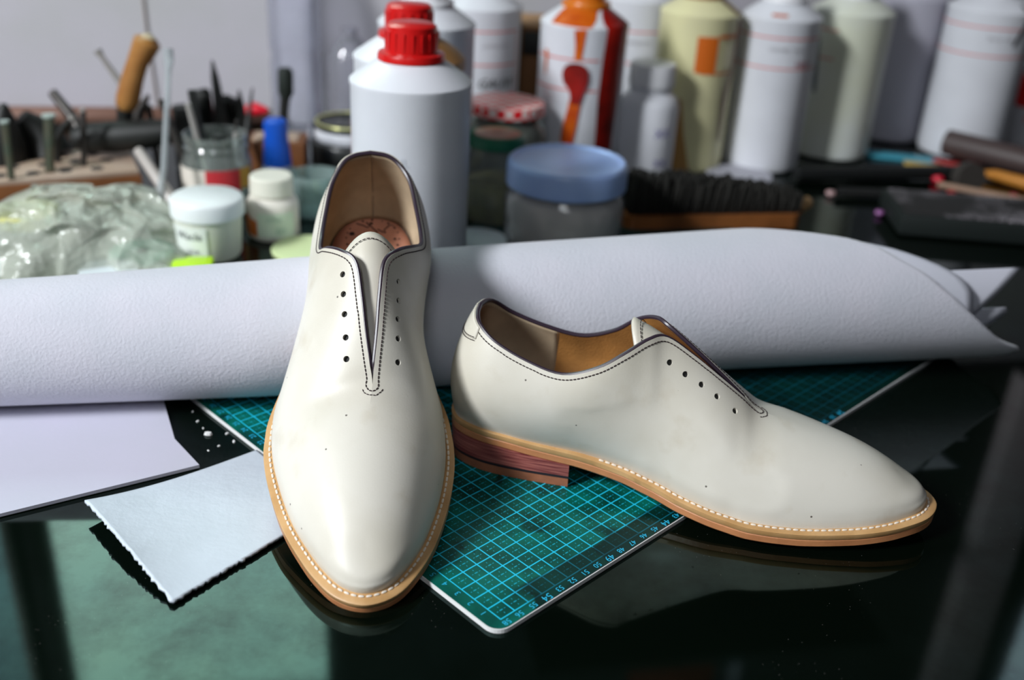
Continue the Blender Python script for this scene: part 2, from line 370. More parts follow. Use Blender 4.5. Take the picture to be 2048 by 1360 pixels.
def build_shoe(label, m, loc, rot):
    root = thing('oxford_shoe', label, 'shoe', loc, rot, 'pair of cream leather shoes')
    X = lambda p: (p[0], p[1] * m, p[2])
    # ---- upper
    NK, NV = 100, 30
    def grid(kk, vv, d=0.0, sides=(1, -1)):
        mb = MB()
        for sd in sides:
            pts = [X(off(sd, k, v, d) if d else surf(sd, k, v)) for k in kk for v in vv]
            mb.add(pts, grid_faces(len(kk), len(vv)))
        return mb
    kk = [20 * (i / NK) for i in range(NK + 1)]; vv = [i / NV for i in range(NV + 1)]
    me = grid(kk, vv).mesh('upper', [M_up], True, 0.00006)
    bm = bmesh.new(); bm.from_mesh(me)
    sel = [v_ for v_ in bm.verts if v_.co.x > .216 and v_.co.z > zf(v_.co.x) + .012]
    for _ in range(60): bmesh.ops.smooth_vert(bm, verts=sel, factor=.5, use_axis_x=True, use_axis_y=True, use_axis_z=True)
    sel = [v_ for v_ in bm.verts if v_.co.x > .206 and v_.co.z > zf(v_.co.x) + .006]
    for _ in range(12): bmesh.ops.smooth_vert(bm, verts=sel, factor=.5, use_axis_x=True, use_axis_y=True, use_axis_z=True)
    ts_, tz_ = [q[0] for q in TM], [q[2] for q in TM]
    def flank(c):
        a_, b_ = zf(c.x), float(np.interp(c.x, ts_, tz_)); return .078 < c.x < .205 and a_ + .012 < c.z < a_ + .62 * (b_ - a_)
    sel = [v_ for v_ in bm.verts if flank(v_.co)]
    for _ in range(45): bmesh.ops.smooth_vert(bm, verts=sel, factor=.5, use_axis_x=True, use_axis_y=True, use_axis_z=True)
    bm.to_mesh(me); bm.free(); me.polygons.foreach_set('use_smooth', [True] * len(me.polygons))
    up = link('upper', me, None); solidify(up, .0017, -1.0)
    # eyelets: real holes punched through upper
    cut = MB(); eyes = []
    for sd in (1, -1):
        for i in range(5):
            s0 = .1325 + i * .0101; w0 = (.0158 - .00035 * i) * sd
            best = None
            for k in np.arange(7.5, 13, .1):
                for v in np.arange(.55, 1.0, .01):
                    p = surf(sd, k, v); e = (p[0] - s0) ** 2 + (p[1] - w0) ** 2
                    if best is None or e < best[0]: best = (e, k, v)
            _, k, v = best; p = surf(sd, k, v); n = snorm(sd, k, v) * SG; eyes.append((p, n))
            a = np.array(X(p + n * .003)); b = np.array(X(p - n * .0055))
            cut.add(*tube([a, b], .0018, 16))
    cme = cut.mesh('cutter', [M_up], False, 0, None); co = link('cutter', cme)
    bo = up.modifiers.new('holes', 'BOOLEAN'); bo.operation = 'DIFFERENCE'; bo.object = co; bo.solver = 'EXACT'
    bpy.context.view_layer.update()
    dg = bpy.context.evaluated_depsgraph_get(); nm = bpy.data.meshes.new_from_object(up.evaluated_get(dg))
    up.modifiers.clear()
    if len(nm.vertices) > 1000: up.data = nm; nm.polygons.foreach_set('use_smooth', [True] * len(nm.polygons))
    else: solidify(up, .0017, -1.0)
    up.parent = root
    bm = bmesh.new(); bm.from_mesh(up.data)
    for e in bm.edges:
        if len(e.link_faces) == 2 and e.calc_face_angle(0) > 0.9: e.smooth = False
    bm.to_mesh(up.data); bm.free()
    # dark strip added behind the lace holes, standing in for the shade inside
    rf_ = MB()
    for sd in (1, -1):
        k_ = np.linspace(8.6, 12.9, 26); v_ = np.linspace(.70, .975, 10)
        rf_.add([X(off(sd, k, v, -.00200)) for k in k_ for v in v_], grid_faces(26, 10))
    rf_.obj('eyelet_shade', M_black_hole, root)
    # ---- linings
    def lining(name, k0, k1, mtl, v0=.10, v1=.992):
        ks = np.linspace(k0, k1, max(6, int((k1 - k0) * 6))); vs = np.linspace(v0, v1, 20)
        o = grid(ks, vs, -.0024).obj(name, mtl, root, weld=.00005); solidify(o, .0007, 0)
        return o
    lining('heel_lining', 0, 4.35, M_hlin)
    ql = lining('quarter_lining', 4.30, 12.4, M_qlin)
    bo = ql.modifiers.new('holes', 'BOOLEAN'); bo.operation = 'DIFFERENCE'; bo.object = co; bo.solver = 'EXACT'
    bpy.context.view_layer.update(); dg = bpy.context.evaluated_depsgraph_get(); nm = bpy.data.meshes.new_from_object(ql.evaluated_get(dg))
    if len(nm.vertices) > 500:
        ql.modifiers.clear(); ql.data = nm; nm.polygons.foreach_set('use_smooth', [True] * len(nm.polygons))
        bm = bmesh.new(); bm.from_mesh(nm)
        for e in bm.edges:
            if len(e.link_faces) == 2 and e.calc_face_angle(0) > 0.9: e.smooth = False
        bm.to_mesh(nm); bm.free()
    else: ql.modifiers.remove(ql.modifiers['holes'])
    bpy.data.objects.remove(co)
    # ---- binding, stitching
    path = [topl(-1, k) for k in np.linspace(12.9, 0.0, 90)] + [topl(1, k) for k in np.linspace(0.05, 12.9, 90)]
    pn = [snorm(-1, k, .97) * SG for k in np.linspace(12.9, 0.0, 90)] + [snorm(1, k, .97) * SG for k in np.linspace(0.05, 12.9, 90)]
    P = [X(p - n * .0016 + UP * .0002) for p, n in zip(path, pn)]
    MB().add(*tube(P, [.0014 if 4 < i < len(P) - 5 else .0006 for i in range(len(P))], 8)).obj('topline_binding', M_bind, root)
    def dashes(pts, dash, gap, r, mb):
        pts = [np.array(p) for p in pts]; L_ = [0]
        for a, b in zip(pts, pts[1:]): L_.append(L_[-1] + np.linalg.norm(b - a))
        arr = np.array(pts); t = 0
        f = lambda q: np.array([np.interp(q, L_, arr[:, c]) for c in range(3)])
        while t + dash < L_[-1]:
            a, b = f(t), f(t + dash); mid = (a + b) / 2
            mb.add(*tube([a, a * .8 + b * .2, mid, a * .2 + b * .8, b], [r * .45, r * .95, r, r * .95, r * .45], 6)); t += dash + gap
    def tp(sd, k, dist): return off(sd, k, near_top(sd, k, dist), .00014)
    def ringpt(ang, rad):
        s0, w0 = .1868 + rad * math.cos(ang), rad * math.sin(ang)
        best = None; sd = 1 if w0 >= 0 else -1
        for k in np.arange(12.6, 14.4, .05):
            for v in np.arange(.80, 1.001, .01):
                p = surf(sd, k, v); e = (p[0] - s0) ** 2 + (p[1] - w0) ** 2
                if best is None or e < best[0]: best = (e, p + snorm(sd, k, min(v, .98)) * SG * .00015)
        return best[1]
    st = MB()
    ks = np.linspace(0, 12.75, 150)
    tip = [ringpt(a, .0034) for a in np.linspace(PI * .55, -PI * .55, 13)]
    med = [tp(1, k, .0027) for k in ks]; lat = [tp(-1, k, .0027) for k in ks[::-1]]
    dashes([X(p) for p in med + tip + lat], .0019, .00035, .00038, st)
    tip2 = [ringpt(a, .0056) for a in np.linspace(PI * .42, -PI * .42, 9)]
    dashes([X(p) for p in tip2], .0016, .0003, .0003, st)
    st.obj('topline_stitching', M_thr, root)
    # ---- heel tab
    ht = MB(); ks = np.linspace(0, 2.15, 14)
    for sd in (1, -1):
        pts = []
        for k in ks:
            v0 = .80 + .10 * (k / 2.15) ** 2
            for j in range(8): pts.append(X(off(sd, k, v0 + (.995 - v0) * j / 7, .0007)))
        ht.add(pts, grid_faces(len(ks), 8))
    ho = ht.obj('heel_tab', M_up, root, weld=.0001); solidify(ho, .0007, -1)
    hs = MB()
    for dv in (.012, -.014):
        pts = [X(off(-1, k, .80 + .10 * (k / 2.15) ** 2 + dv, .0009)) for k in ks[::-1]] + [X(off(1, k, .80 + .10 * (k / 2.15) ** 2 + dv, .0009)) for k in ks[1:]]
        dashes(pts, .0019, .0003, .0003, hs)
    hs.obj('stitching', M_thr, ho)
    # ---- tongue
    zr = ([.104, .108, .118, .13, .145, .16, .175, .188], [.1105, .1085, .1045, .0985, .0885, .0770, .0660, .0570])
    NT, NU = 26, 17; pts = []
    for i in range(NT):
        t = i / (NT - 1); hw = .0185 - .012 * t
        for j in range(NU):
            u = -1 + 2 * j / (NU - 1); s = .1075 + .0065 * u * u * (1 - t) + t * .077; wv = u * hw
            pts.append(X((s, wv, float(np.interp(s, *zr)) - 42 * wv * wv - .0012)))
    to = MB().add(pts, grid_faces(NT, NU)).obj('tongue', M_up, root); solidify(to, .0018, -1)
    ts = MB(); arc = []
    for u in np.linspace(-.93, .93, 30):
        s = .1075 + .0048 + .0065 * u * u * .95; wv = u * .0178
        arc.append(X((s, wv, float(np.interp(s, *zr)) - 42 * wv * wv - .0002)))
    dashes(arc, .0022, .0004, .00030, ts); ts.obj('stitching', M_thr, to)
    # ---- sock
    sk = MB(); ks = np.linspace(0, 13, 60); pts = []; NU = 9
    for k in ks:
        a, na = feather(1, k); b, nb = feather(-1, k); a = a - na * .0005; b = b - nb * .0005
        for j in range(NU): pts.append(X(a + (b - a) * j / (NU - 1) + UP * .0085))
    so = sk.add(pts, grid_faces(len(ks), NU)).obj('insole', M_sock, root); solidify(so, .001, -1)
    ink = MB(); c = np.array([.013, .000])
    def inkz(s): return zf(s) + .0092
    scr = [(-.010, -.006), (-.006, .004), (-.003, .007), (-.002, .001), (-.004, -.003), (.000, .002), (.003, .006), (.003, -.001), (.006, .003), (.008, .007), (.007, .000), (.011, -.003), (.013, .003)]
    sp = [X((c[0] + .55 * b_ + .004 * math.sin(a_ * 300), c[1] + a_ * 1.1, inkz(c[0]))) for a_, b_ in scr]
    ink.add(*tube(sp, .00034, 5))
    for q in range(20):
        a = 2 * PI * q / 20 + random.uniform(-.08, .08); s = .025 + .020 * math.cos(a); wv = .0180 * math.sin(a)
        rr = random.choice([.0005, .0006, .0008])
        ink.add(*lathe([(0, .0004), (rr, .0003), (rr, 0)], 8, *X((s, wv, inkz(s) - .0003))))
    for (s, wv, rr) in ((.020, -.014, .0018), (.009, -.001, .0012), (.026, .015, .0009)):
        ink.add(*lathe([(0, .0004), (rr, .0003), (rr, 0)], 10, *X((s, wv, inkz(s) - .0003))))
    ink.obj('ink_signature', M_ink, so)
    # ---- welt and sole
    def dd(k): return float(np.interp(k, [0, 4, 6, 8, 13, 17, 20], [.0020, .0022, .0042, .0050, .0054, .0060, .0066]))
    loop = [(1, k) for k in np.linspace(0, 20, 110)] + [(-1, k) for k in np.linspace(20, 0, 110)[1:-1]]
    prof_w = [(-.006, .0004), (-.0003, .0006), (-10, .0006), (-11, .0001), (-11, -.0028), (-10.5, -.0034), (-.006, -.0034)]
    def ring(profile, inset=0.0):
        v = []
        for sd, k in loop:
            F, n = feather(sd, k); d = dd(k) - inset
            for o_, z_ in profile:
                if o_ <= -11: q = d
                elif o_ <= -10.4: q = d - .0005
                elif o_ <= -10: q = d - .0007
                else: q = o_
                v.append(X((F[0] + n[0] * q, F[1] + n[1] * q, F[2] + z_)))
        n_, m_ = len(loop), len(profile); f = []
        for i in range(n_):
            i2 = (i + 1) % n_
            for j in range(m_): f.append((i * m_ + j, i * m_ + (j + 1) % m_, i2 * m_ + (j + 1) % m_, i2 * m_ + j))
        return v, f
    MB().add(*ring(prof_w)).obj('welt', M_welt, root)
    # outsole: closed body
    n = len(loop); v = []; half = 110
    def rg(inset, dz):
        r_ = []
        for sd, k in loop:
            F, nn = feather(sd, k); d = dd(k) - inset; r_.append(X((F[0] + nn[0] * d, F[1] + nn[1] * d, F[2] + dz)))
        return r_
    rings = [rg(.0010, -.0032), rg(.0003, -.0040), rg(.0003, -.0076), rg(.0012, -.0086)]
    for r_ in rings: v += r_
    f = []
    for a in range(3):
        for i in range(n):
            j = (i + 1) % n; f.append((a * n + i, a * n + j, (a + 1) * n + j, (a + 1) * n + i))
    for a in (0, 3):
        for i in range(1, half - 1):
            li = n - i; lj = n - i - 1
            if i == half - 2: f.append((a * n + i, a * n + i + 1, a * n + li)) if lj == i + 1 else f.append((a * n + i, a * n + i + 1, a * n + lj, a * n + li))
            else: f.append((a * n + i, a * n + i + 1, a * n + lj, a * n + li))
        f.append((a * n + 0, a * n + 1, a * n + n - 1))
    MB().add(v, f).obj('outsole', M_edge, root)
    # welt stitches: pale lock-stitches from the waist round the toe
    ws = MB(); pp = []
    for sd, k in [(1, k) for k in np.linspace(6.2, 20, 150)] + [(-1, k) for k in np.linspace(20, 6.2, 150)[1:]]:
        F, nn = feather(sd, k); pp.append(X(F + nn * min(.0019, dd(k) * .45) + UP * .0008))
    dashes(pp, .0030, .0010, .00068, ws); ws.obj('welt_stitching', M_wthr, root)
    # ---- heel
    ks = np.linspace(0, 5.42, 40)
    def hring(z, inset, flat):
        r_ = []
        for sd in (1, -1):
            for k in (ks if sd > 0 else ks[::-1]):
                if sd < 0 and k == 0: continue
                F, nn = feather(sd, k); d = dd(k) - inset; zz = (F[2] - .0086) if flat is None else z
                r_.append([F[0] + nn[0] * d, F[1] + nn[1] * d, zz])
                if sd > 0 and k == ks[-1]:
                    mA = np.array(r_[-1]); Fl, nl = feather(-1, k); mB = np.array([Fl[0] + nl[0] * (dd(k) - inset), Fl[1] + nl[1] * (dd(k) - inset), zz])
                    for t in np.linspace(0, 1, 9)[1:-1]:
                        q = mA + (mB - mA) * t; q[0] -= .007 * math.sin(PI * t); r_.append(list(q))
        return [X(q) for q in r_]
    def slab(name, z0, z1, i0, i1, mtl):
        rb = hring(z0, i1, 1); rt = hring(z1, i0, None if z1 is None else 1); n_ = len(rb)
        f = [tuple(range(n_)), tuple(range(n_, 2 * n_))[::-1]] + [(i, (i + 1) % n_, n_ + (i + 1) % n_, n_ + i) for i in range(n_)]
        MB().add(rb + rt, f).obj(name, mtl, root)
    slab('heel_stack', .0088, None, .0004, .0010, M_heel)
    slab('rubber_layer', .0068, .0088, .0012, .0013, M_rub)
    slab('top_lift', .0008, .0068, .0012, .0018, M_lift)
    return root

build_shoe('cream shoe without laces, toe towards the viewer, heel propped on the roll', 1.0,
           (-.1036, .6895, .0770), (math.radians(.92), math.radians(16.66), math.radians(-81.6)))
build_shoe('cream shoe without laces standing sideways on the cutting mat, toe pointing right', -1.0,
           (-.035, .5665, .0026), (0, 0, math.atan2(-.065, .29)))

# ================================================================== roll of leather
M_suede = mat('lilac_white_suede', (.60, .59, .66), .9, var2=(.56, .565, .63), vscale=22, bump=.5, bscale=520, bdist=.0009, sheen=.3)
M_grain = mat('white_leather_sheet', (.60, .60, .68), .5, var2=(.57, .58, .65), vscale=12, bump=.08, bscale=300)
XS = [-.62, -.338, -.165, .167, .385, .5]
def roll_c(x):
    yg = float(np.interp(x, XS, [.527, .5755, .6095, .6906, .7393, .765])); r = float(np.interp(x, [-.62, -.43, -.30, -.15, .17, .45], [.036, .0390, .0422, .0470, .0527, .0555]))
    return yg + .262 * r, r
def roll_pt(x, phi, rr=0.0, layer=0.0):
    """phi 0 = underside, 90 = front, 180 = top (degrees)"""
    yc, r = roll_c(x); a = math.radians(phi); r2 = r - rr
    y = yc - r2 * math.sin(a); z = .0042 + r - r2 * math.cos(a)
    t = abs(x + .0945); cap = .0455 if t < .023 else (.0455 + (t - .023) / .011 * .065)
    zc = cap - .16 * (y - .62) * 0
    if z > zc: z = zc - (rr * .2) + 0.0 * z
    return (x, y, z)
roll = thing('leather_roll', 'long rolled-up hide of pale lilac suede lying across the table behind both shoes', 'leather roll', (0, 0, 0))
def xend(phi):
    return float(np.interp(phi, [-10, 12, 28, 40, 52, 66, 88, 112, 128, 140, 152, 164, 180, 215, 260, 300], [.355, .362, .370, .386, .391, .368, .342, .314, .295, .277, .262, .240, .200, .13, .10, .08]))
NX, NP = 240, 90
pts = []
random.seed(3)
phis = [(-8 + 290 * j / (NP - 1)) for j in range(NP)]
xe = [xend(p) + (random.uniform(-.0012, .0012) if p < 25 else random.uniform(-.0003, .0003)) for p in phis]
for i in range(NX):
    for j, ph in enumerate(phis):
        x = -.62 + (xe[j] + .62) * i / (NX - 1); pts.append(roll_pt(x, ph))
o = MB().add(pts, grid_faces(NX, NP)).obj('outer_layer', M_suede, roll); solidify(o, .0016, -1)
# inner layers: a smaller curl whose pointed corners stick out of the right end
def curl(name, x0, xfun, rin, p0, p1, mtl, n=40, m=40):
    pts = []
    for i in range(n):
        for j in range(m):
            ph = p0 + (p1 - p0) * j / (m - 1); x = x0 + (xfun(ph) - x0) * i / (n - 1); pts.append(roll_pt(x, ph, rin))
    o = MB().add(pts, grid_faces(n, m)).obj(name, mtl, roll); solidify(o, .0014, -1); return o
curl('inner_layer', .05, lambda p: float(np.interp(p, [60, 97, 112, 126, 140, 155, 180, 250], [.34, .338, .335, .324, .302, .275, .22, .15])), .006, 40, 290, M_grain)
curl('pointed_corner', .05, lambda p: float(np.interp(p, [50, 70, 97, 133], [.31, .330, .350, .377])), .012, 50, 133, M_grain)
curl('lower_corner', .05, lambda p: float(np.interp(p, [40, 72, 84, 90], [.34, .366, .373, .371])), .0175, 40, 90, M_grain)

# flat sheet and swatch
def sheet(name, label, cat, quad, nx, ny, zfun, mtl, thick, rag, seed, curve=None):
    random.seed(seed); A, B, C, D = [np.array(q) for q in quad]; pts = []
    for i in range(nx):
        for j in range(ny):
            u = i / (nx - 1); t = j / (ny - 1)
            p = A * (1 - u) * (1 - t) + B * u * (1 - t) + C * u * t + D * (1 - u) * t
            if curve is not None: p = p + curve(u, t)
            if rag:
                if t == 1 or u == 0: p = p + np.array([random.gauss(0, rag), random.gauss(0, rag)])
            pts.append((p[0], p[1], zfun(u, t)))
    o = MB().add(pts, grid_faces(nx, ny)).obj(name, mtl); solidify(o, thick, 0); return setp(o, label, cat)
M_sw = mat('bluish_white_leather', (.60, .66, .74), .5, var2=(.55, .61, .68), vscale=14, bump=.35, bscale=35, bdist=.004)
sheet('leather_swatch', 'small ragged rectangle of white leather left of the propped shoe, in front of the roll', 'leather piece',
      [(-.2355, .4712), (-.1570, .5440), (-.1010, .4870), (-.1640, .4006)], 70, 60,
      lambda u, t: .0022 + .0075 * (1 - u) ** 3 * (1 - t) ** 1.2 + .0045 * math.sin(PI * t) * (1 - u) ** 4, M_sw, .0018, .00035, 5,
      lambda u, t: np.array([-.003 * math.sin(PI * t) * (1 - u) * .6, .0012 * math.sin(PI * u) * (t - .5)]))
M_sheet = mat('lilac_white_leather', (.56, .54, .66), .55, var2=(.53, .53, .62), vscale=9, bump=.08, bscale=300)
mb = MB().add(*prism([(-.60, .385), (-.2824, .4640), (-.1875, .5240), (-.2115, .5515), (-.2355, .6010), (-.245, .6100), (-.345, .588), (-.60, .540)], .0006, .0028))
setp(mb.obj('leather_sheet', M_sheet, smooth=False), 'smooth flat sheet of white leather running under the left end of the roll', 'leather piece')

# ================================================================== cutting mat
def mat_green():
    m = bpy.data.materials.new('cutting_mat_green'); m.use_nodes = True
    nt = m.node_tree; N = nt.nodes; L = nt.links; b = N['Principled BSDF']
    tc = N.new('ShaderNodeTexCoord'); sp = N.new('ShaderNodeSeparateXYZ'); L.new(tc.outputs['Object'], sp.inputs[0])
    def M(op, a, b_=None, c=None):
        n = N.new('ShaderNodeMath'); n.operation = op
        for i, q in enumerate((a, b_, c)):
            if q is None: continue
            if isinstance(q, (int, float)): n.inputs[i].default_value = q
            else: L.new(q, n.inputs[i])
        return n.outputs[0]
    X_, Y_ = sp.outputs[0], sp.outputs[1]
    def dist(c, step, o_=0.0):       # distance to nearest multiple of step
        return M('PINGPONG', M('ADD', c, o_), step / 2)
    lineX = M('LESS_THAN', dist(X_, .01), .00038); lineY = M('LESS_THAN', dist(Y_, .01), .00038)
    full = M('MAXIMUM', lineX, lineY)
    dash = lambda c: M('LESS_THAN', M('PINGPONG', M('ADD', c, .005), .00125), .00045)
    hx = M('MULTIPLY', M('LESS_THAN', M('ABSOLUTE', M('SUBTRACT', dist(X_, .01), .005)), .00022), dash(Y_))
    hy = M('MULTIPLY', M('LESS_THAN', M('ABSOLUTE', M('SUBTRACT', dist(Y_, .01), .005)), .00022), dash(X_))
    tick = M('MULTIPLY', M('LESS_THAN', M('ABSOLUTE', M('SUBTRACT', dist(Y_, .01), .005)), .0003), M('LESS_THAN', M('ABSOLUTE', M('SUBTRACT', dist(X_, .01), .005)), .0011))
    minor = M('MAXIMUM', M('MAXIMUM', hx, hy), tick)
    inside = M('MULTIPLY', M('MULTIPLY', M('GREATER_THAN', X_, -.0003), M('LESS_THAN', X_, .5803)), M('MULTIPLY', M('GREATER_THAN', Y_, -.0003), M('LESS_THAN', Y_, .4303)))
    lines = M('MULTIPLY', M('MAXIMUM', full, M('MULTIPLY', minor, .55)), inside)
    nz = N.new('ShaderNodeTexNoise'); nz.inputs['Scale'].default_value = 38; nz.inputs['Detail'].default_value = 4; L.new(tc.outputs['Object'], nz.inputs['Vector'])
    r = N.new('ShaderNodeValToRGB'); e = r.color_ramp.elements
    e[0].position = .33; e[0].color = (.002, .045, .035, 1); e[1].position = .6; e[1].color = (.003, .135, .10, 1); L.new(nz.outputs['Fac'], r.inputs['Fac'])
    mx = N.new('ShaderNodeMix'); mx.data_type = 'RGBA'; mx.inputs[7].default_value = (.02, .58, .85, 1)
    L.new(lines, mx.inputs[0]); L.new(r.outputs['Color'], mx.inputs[6])
    # far end and near-edge band painted in as shade; blotches are old dye stains
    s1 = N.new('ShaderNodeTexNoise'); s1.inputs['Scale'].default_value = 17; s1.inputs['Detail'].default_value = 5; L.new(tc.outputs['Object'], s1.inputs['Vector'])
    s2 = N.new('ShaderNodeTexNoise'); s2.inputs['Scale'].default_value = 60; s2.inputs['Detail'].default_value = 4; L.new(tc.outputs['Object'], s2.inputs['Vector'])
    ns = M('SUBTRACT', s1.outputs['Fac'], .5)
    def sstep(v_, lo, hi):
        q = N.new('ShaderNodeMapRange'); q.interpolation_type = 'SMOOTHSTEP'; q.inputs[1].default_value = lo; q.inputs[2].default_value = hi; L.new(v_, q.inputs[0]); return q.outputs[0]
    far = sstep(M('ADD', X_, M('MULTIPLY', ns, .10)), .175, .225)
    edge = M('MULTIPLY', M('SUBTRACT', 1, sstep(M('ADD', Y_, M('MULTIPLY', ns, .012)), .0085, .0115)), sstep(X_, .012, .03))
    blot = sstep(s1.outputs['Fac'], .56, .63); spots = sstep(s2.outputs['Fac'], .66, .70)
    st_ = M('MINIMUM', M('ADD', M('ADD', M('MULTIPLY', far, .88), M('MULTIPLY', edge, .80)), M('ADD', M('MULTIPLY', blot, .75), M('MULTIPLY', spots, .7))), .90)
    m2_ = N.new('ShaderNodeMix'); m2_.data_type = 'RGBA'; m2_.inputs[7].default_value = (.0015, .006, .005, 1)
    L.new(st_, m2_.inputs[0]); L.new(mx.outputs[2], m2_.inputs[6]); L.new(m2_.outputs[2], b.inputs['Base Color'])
    b.inputs['Roughness'].default_value = .28; b.inputs['Specular IOR Level'].default_value = .35; b.inputs['Specular Tint'].default_value = (.2, .8, .9, 1)
    return m
cmat = thing('cutting_mat', 'green gridded cutting mat with pale blue lines and numbers under the sideways shoe', 'cutting mat', (.00252, .40167, 0), (0, 0, math.atan2(.71436302, .6997753)))
def rrect(x0, y0, x1, y1, r, n=8):
    out = []
    for cx, cy, a0 in ((x1 - r, y0 + r, -90), (x1 - r, y1 - r, 0), (x0 + r, y1 - r, 90), (x0 + r, y0 + r, 180)):
        for i in range(n + 1): a = math.radians(a0 + 90 * i / n); out.append((cx + r * math.cos(a), cy + r * math.sin(a)))
    return out
MB().add(*prism(rrect(-.0088, -.0068, .5905, .4405, .009), .0002, .0028)).obj('white_core', mat('mat_white_core', (.80, .80, .80), .5), cmat, smooth=False)
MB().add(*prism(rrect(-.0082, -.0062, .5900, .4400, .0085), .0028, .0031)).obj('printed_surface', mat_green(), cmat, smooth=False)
nb = MB()
def num(txt, x, y, rot, size=.0052):
    v, f = text_geo(txt, size); c, s = math.cos(rot), math.sin(rot)
    nb.add([(x + a * c - b * s, y + a * s + b * c, .00325) for a, b, _ in v], f)
for i in range(0, 40):
    if i < 34: num(str(57 - i) if i else '58', i * .01 + (0 if i else .001), -.0018, PI, .0050 if (58 - i) % 5 else .0062)
    num(str(i + 1), -.0020, (i + 1) * .01 - .001, -PI / 2 + PI, .0050)
nb.obj('printed_numbers', mat('mat_blue_print', (.02, .50, .80), .5), cmat, smooth=False)
# ================================================================== background bottles and jars
M_hdpe = mat('white_plastic', (.72, .73, .78), .38, var=.06, vscale=25, sss=.0)
M_red = mat('red_cap', (.55, .008, .008), .28, spec=.6)
M_redln = mat('red_print', (.62, .10, .08), .5)
M_grprint = mat('grey_print', (.32, .30, .32), .6)
M_blk = mat('black_marker', (.01, .01, .012), .5)
R0 = .0470
def brad(z, r=R0, H=.186):
    return float(np.interp(z, [H, H + .003, H + .014, H + .0175, H + .019, H + .022], [r, r - .0015, r * .62 + .0006, .0238, .0200, .0200]))
def bottle(label, x, y, capm, H=.184, r=R0, body=None, lean=(0, 0), cap=True, name='plastic_bottle', group='white one-litre bottles', rotz=0):
    t = thing(name, label, 'bottle', (x, y, 0), (lean[0], lean[1], rotz), group)
    prof = [(0, .0005), (r * .86, .0005), (r * .97, .004), (r, .012), (r, H - .004), (r + .0008, H - .002), (r + .0008, H + .0005), (r - .002, H + .0030),
            (r * .62, H + .0140), (.0225, H + .0172), (.0180, H + .0180), (.0180, H + .030), (0, H + .030)]
    MB().add(*lathe(prof, 64)).obj('body', body or M_hdpe, t)
    if cap:
        c = [(0, H + .0435), (.0165, H + .0435), (.0193, H + .0415), (.0198, H + .036), (.0205, H + .0225), (.0255, H + .0215), (.0262, H + .0195), (.0262, H + .0165), (.0225, H + .0165), (.0225, H + .02), (0, H + .02)]
        co = MB().add(*lathe(c, 56)).obj('cap', capm, t)
        rb = MB()
        for i in range(18):
            a = 2 * PI * i / 18; rb.add(*box(.0203 * math.cos(a), .0203 * math.sin(a), H + .031, .0010, .0016, .0135, .0003, a))
        rb.obj('grip_rib', capm, co)
    return t
def bands(t, zs, H=.184, r=R0, a0=0, a1=2 * PI, mtl=None, hgt=.0016):
    for z in zs: MB().add(*cyl_patch(lambda q: r + .0003, [(z - hgt / 2, a0, a1), (z + hgt / 2, a0, a1)], 60)).obj('label_line', mtl or M_redln, t)
FR = -PI / 2
b1 = bottle('foremost white bottle with red screw cap, right behind the propped shoe', -.090, .800, M_red)
lb = MB(); a0, a1 = FR - 1.30, FR - 2.4
rr_ = R0 + .0004
lb.add(*cyl_patch(lambda q: rr_, [(.150, a0 - .03, a1), (.1508, a0 - .03, a1)], 20)).add(*cyl_patch(lambda q: rr_, [(.03, a0, a0 + .02), (.145, a0, a0 + .02), (.1485, a0 - .012, a0 + .008), (.1508, a0 - .04, a0 - .02)], 3))
lb.obj('label_frame', M_redln, b1)
v, f = wrap_text('IL', .010, R0 + .0004, .128, FR + .02); MB().add(v, f).obj('moulded_letters', mat('faint_mould', (.58, .60, .66), .4), b1)
b2 = bottle('white bottle with red screw cap, half hidden directly behind the foremost red-capped bottle', -.1025, .893, M_red)
# brown stain down the shoulder on the right
MB().add(*cyl_patch(lambda z: brad(z, R0 + .0010, .184) + .0006, [(.176, -.75, .35), (.184, -.80, .35), (.190, -.85, .3), (.197, -.9, .2), (.201, -.9, .1)], 20)).obj('brown_stain', mat('brown_stain', (.30, .15, .05), .4), b2)
M_whc = mat('white_cap', (.75, .75, .78), .4)
b3 = bottle('plain white bottle with a white cap behind the two red-capped bottles', -.1010, 1.03, M_whc, H=.190)
b4 = bottle('white bottle with black marker lettering on its red-lined label, left of the cardboard box', -.0575, 1.215, M_whc, H=.182)
bands(b4, (.160, .1235), a0=-2.9, a1=FR + 1.12); 
MB().add(*cyl_patch(lambda q: R0 + .0004, [(.02, FR + 1.10, FR + 1.13), (.16, FR + 1.10, FR + 1.13)], 3)).obj('label_edge', M_redln, b4)
MB().add(*wrap_text('GAUW',   .0150, R0 + .0006, .098, FR + .50, .35)).obj('marker_writing', M_blk, b4)
MB().add(*wrap_text('LAVORAZIONE', .0048, R0 + .0006, .143, FR + .45)).obj('printed_line', M_grprint, b4)
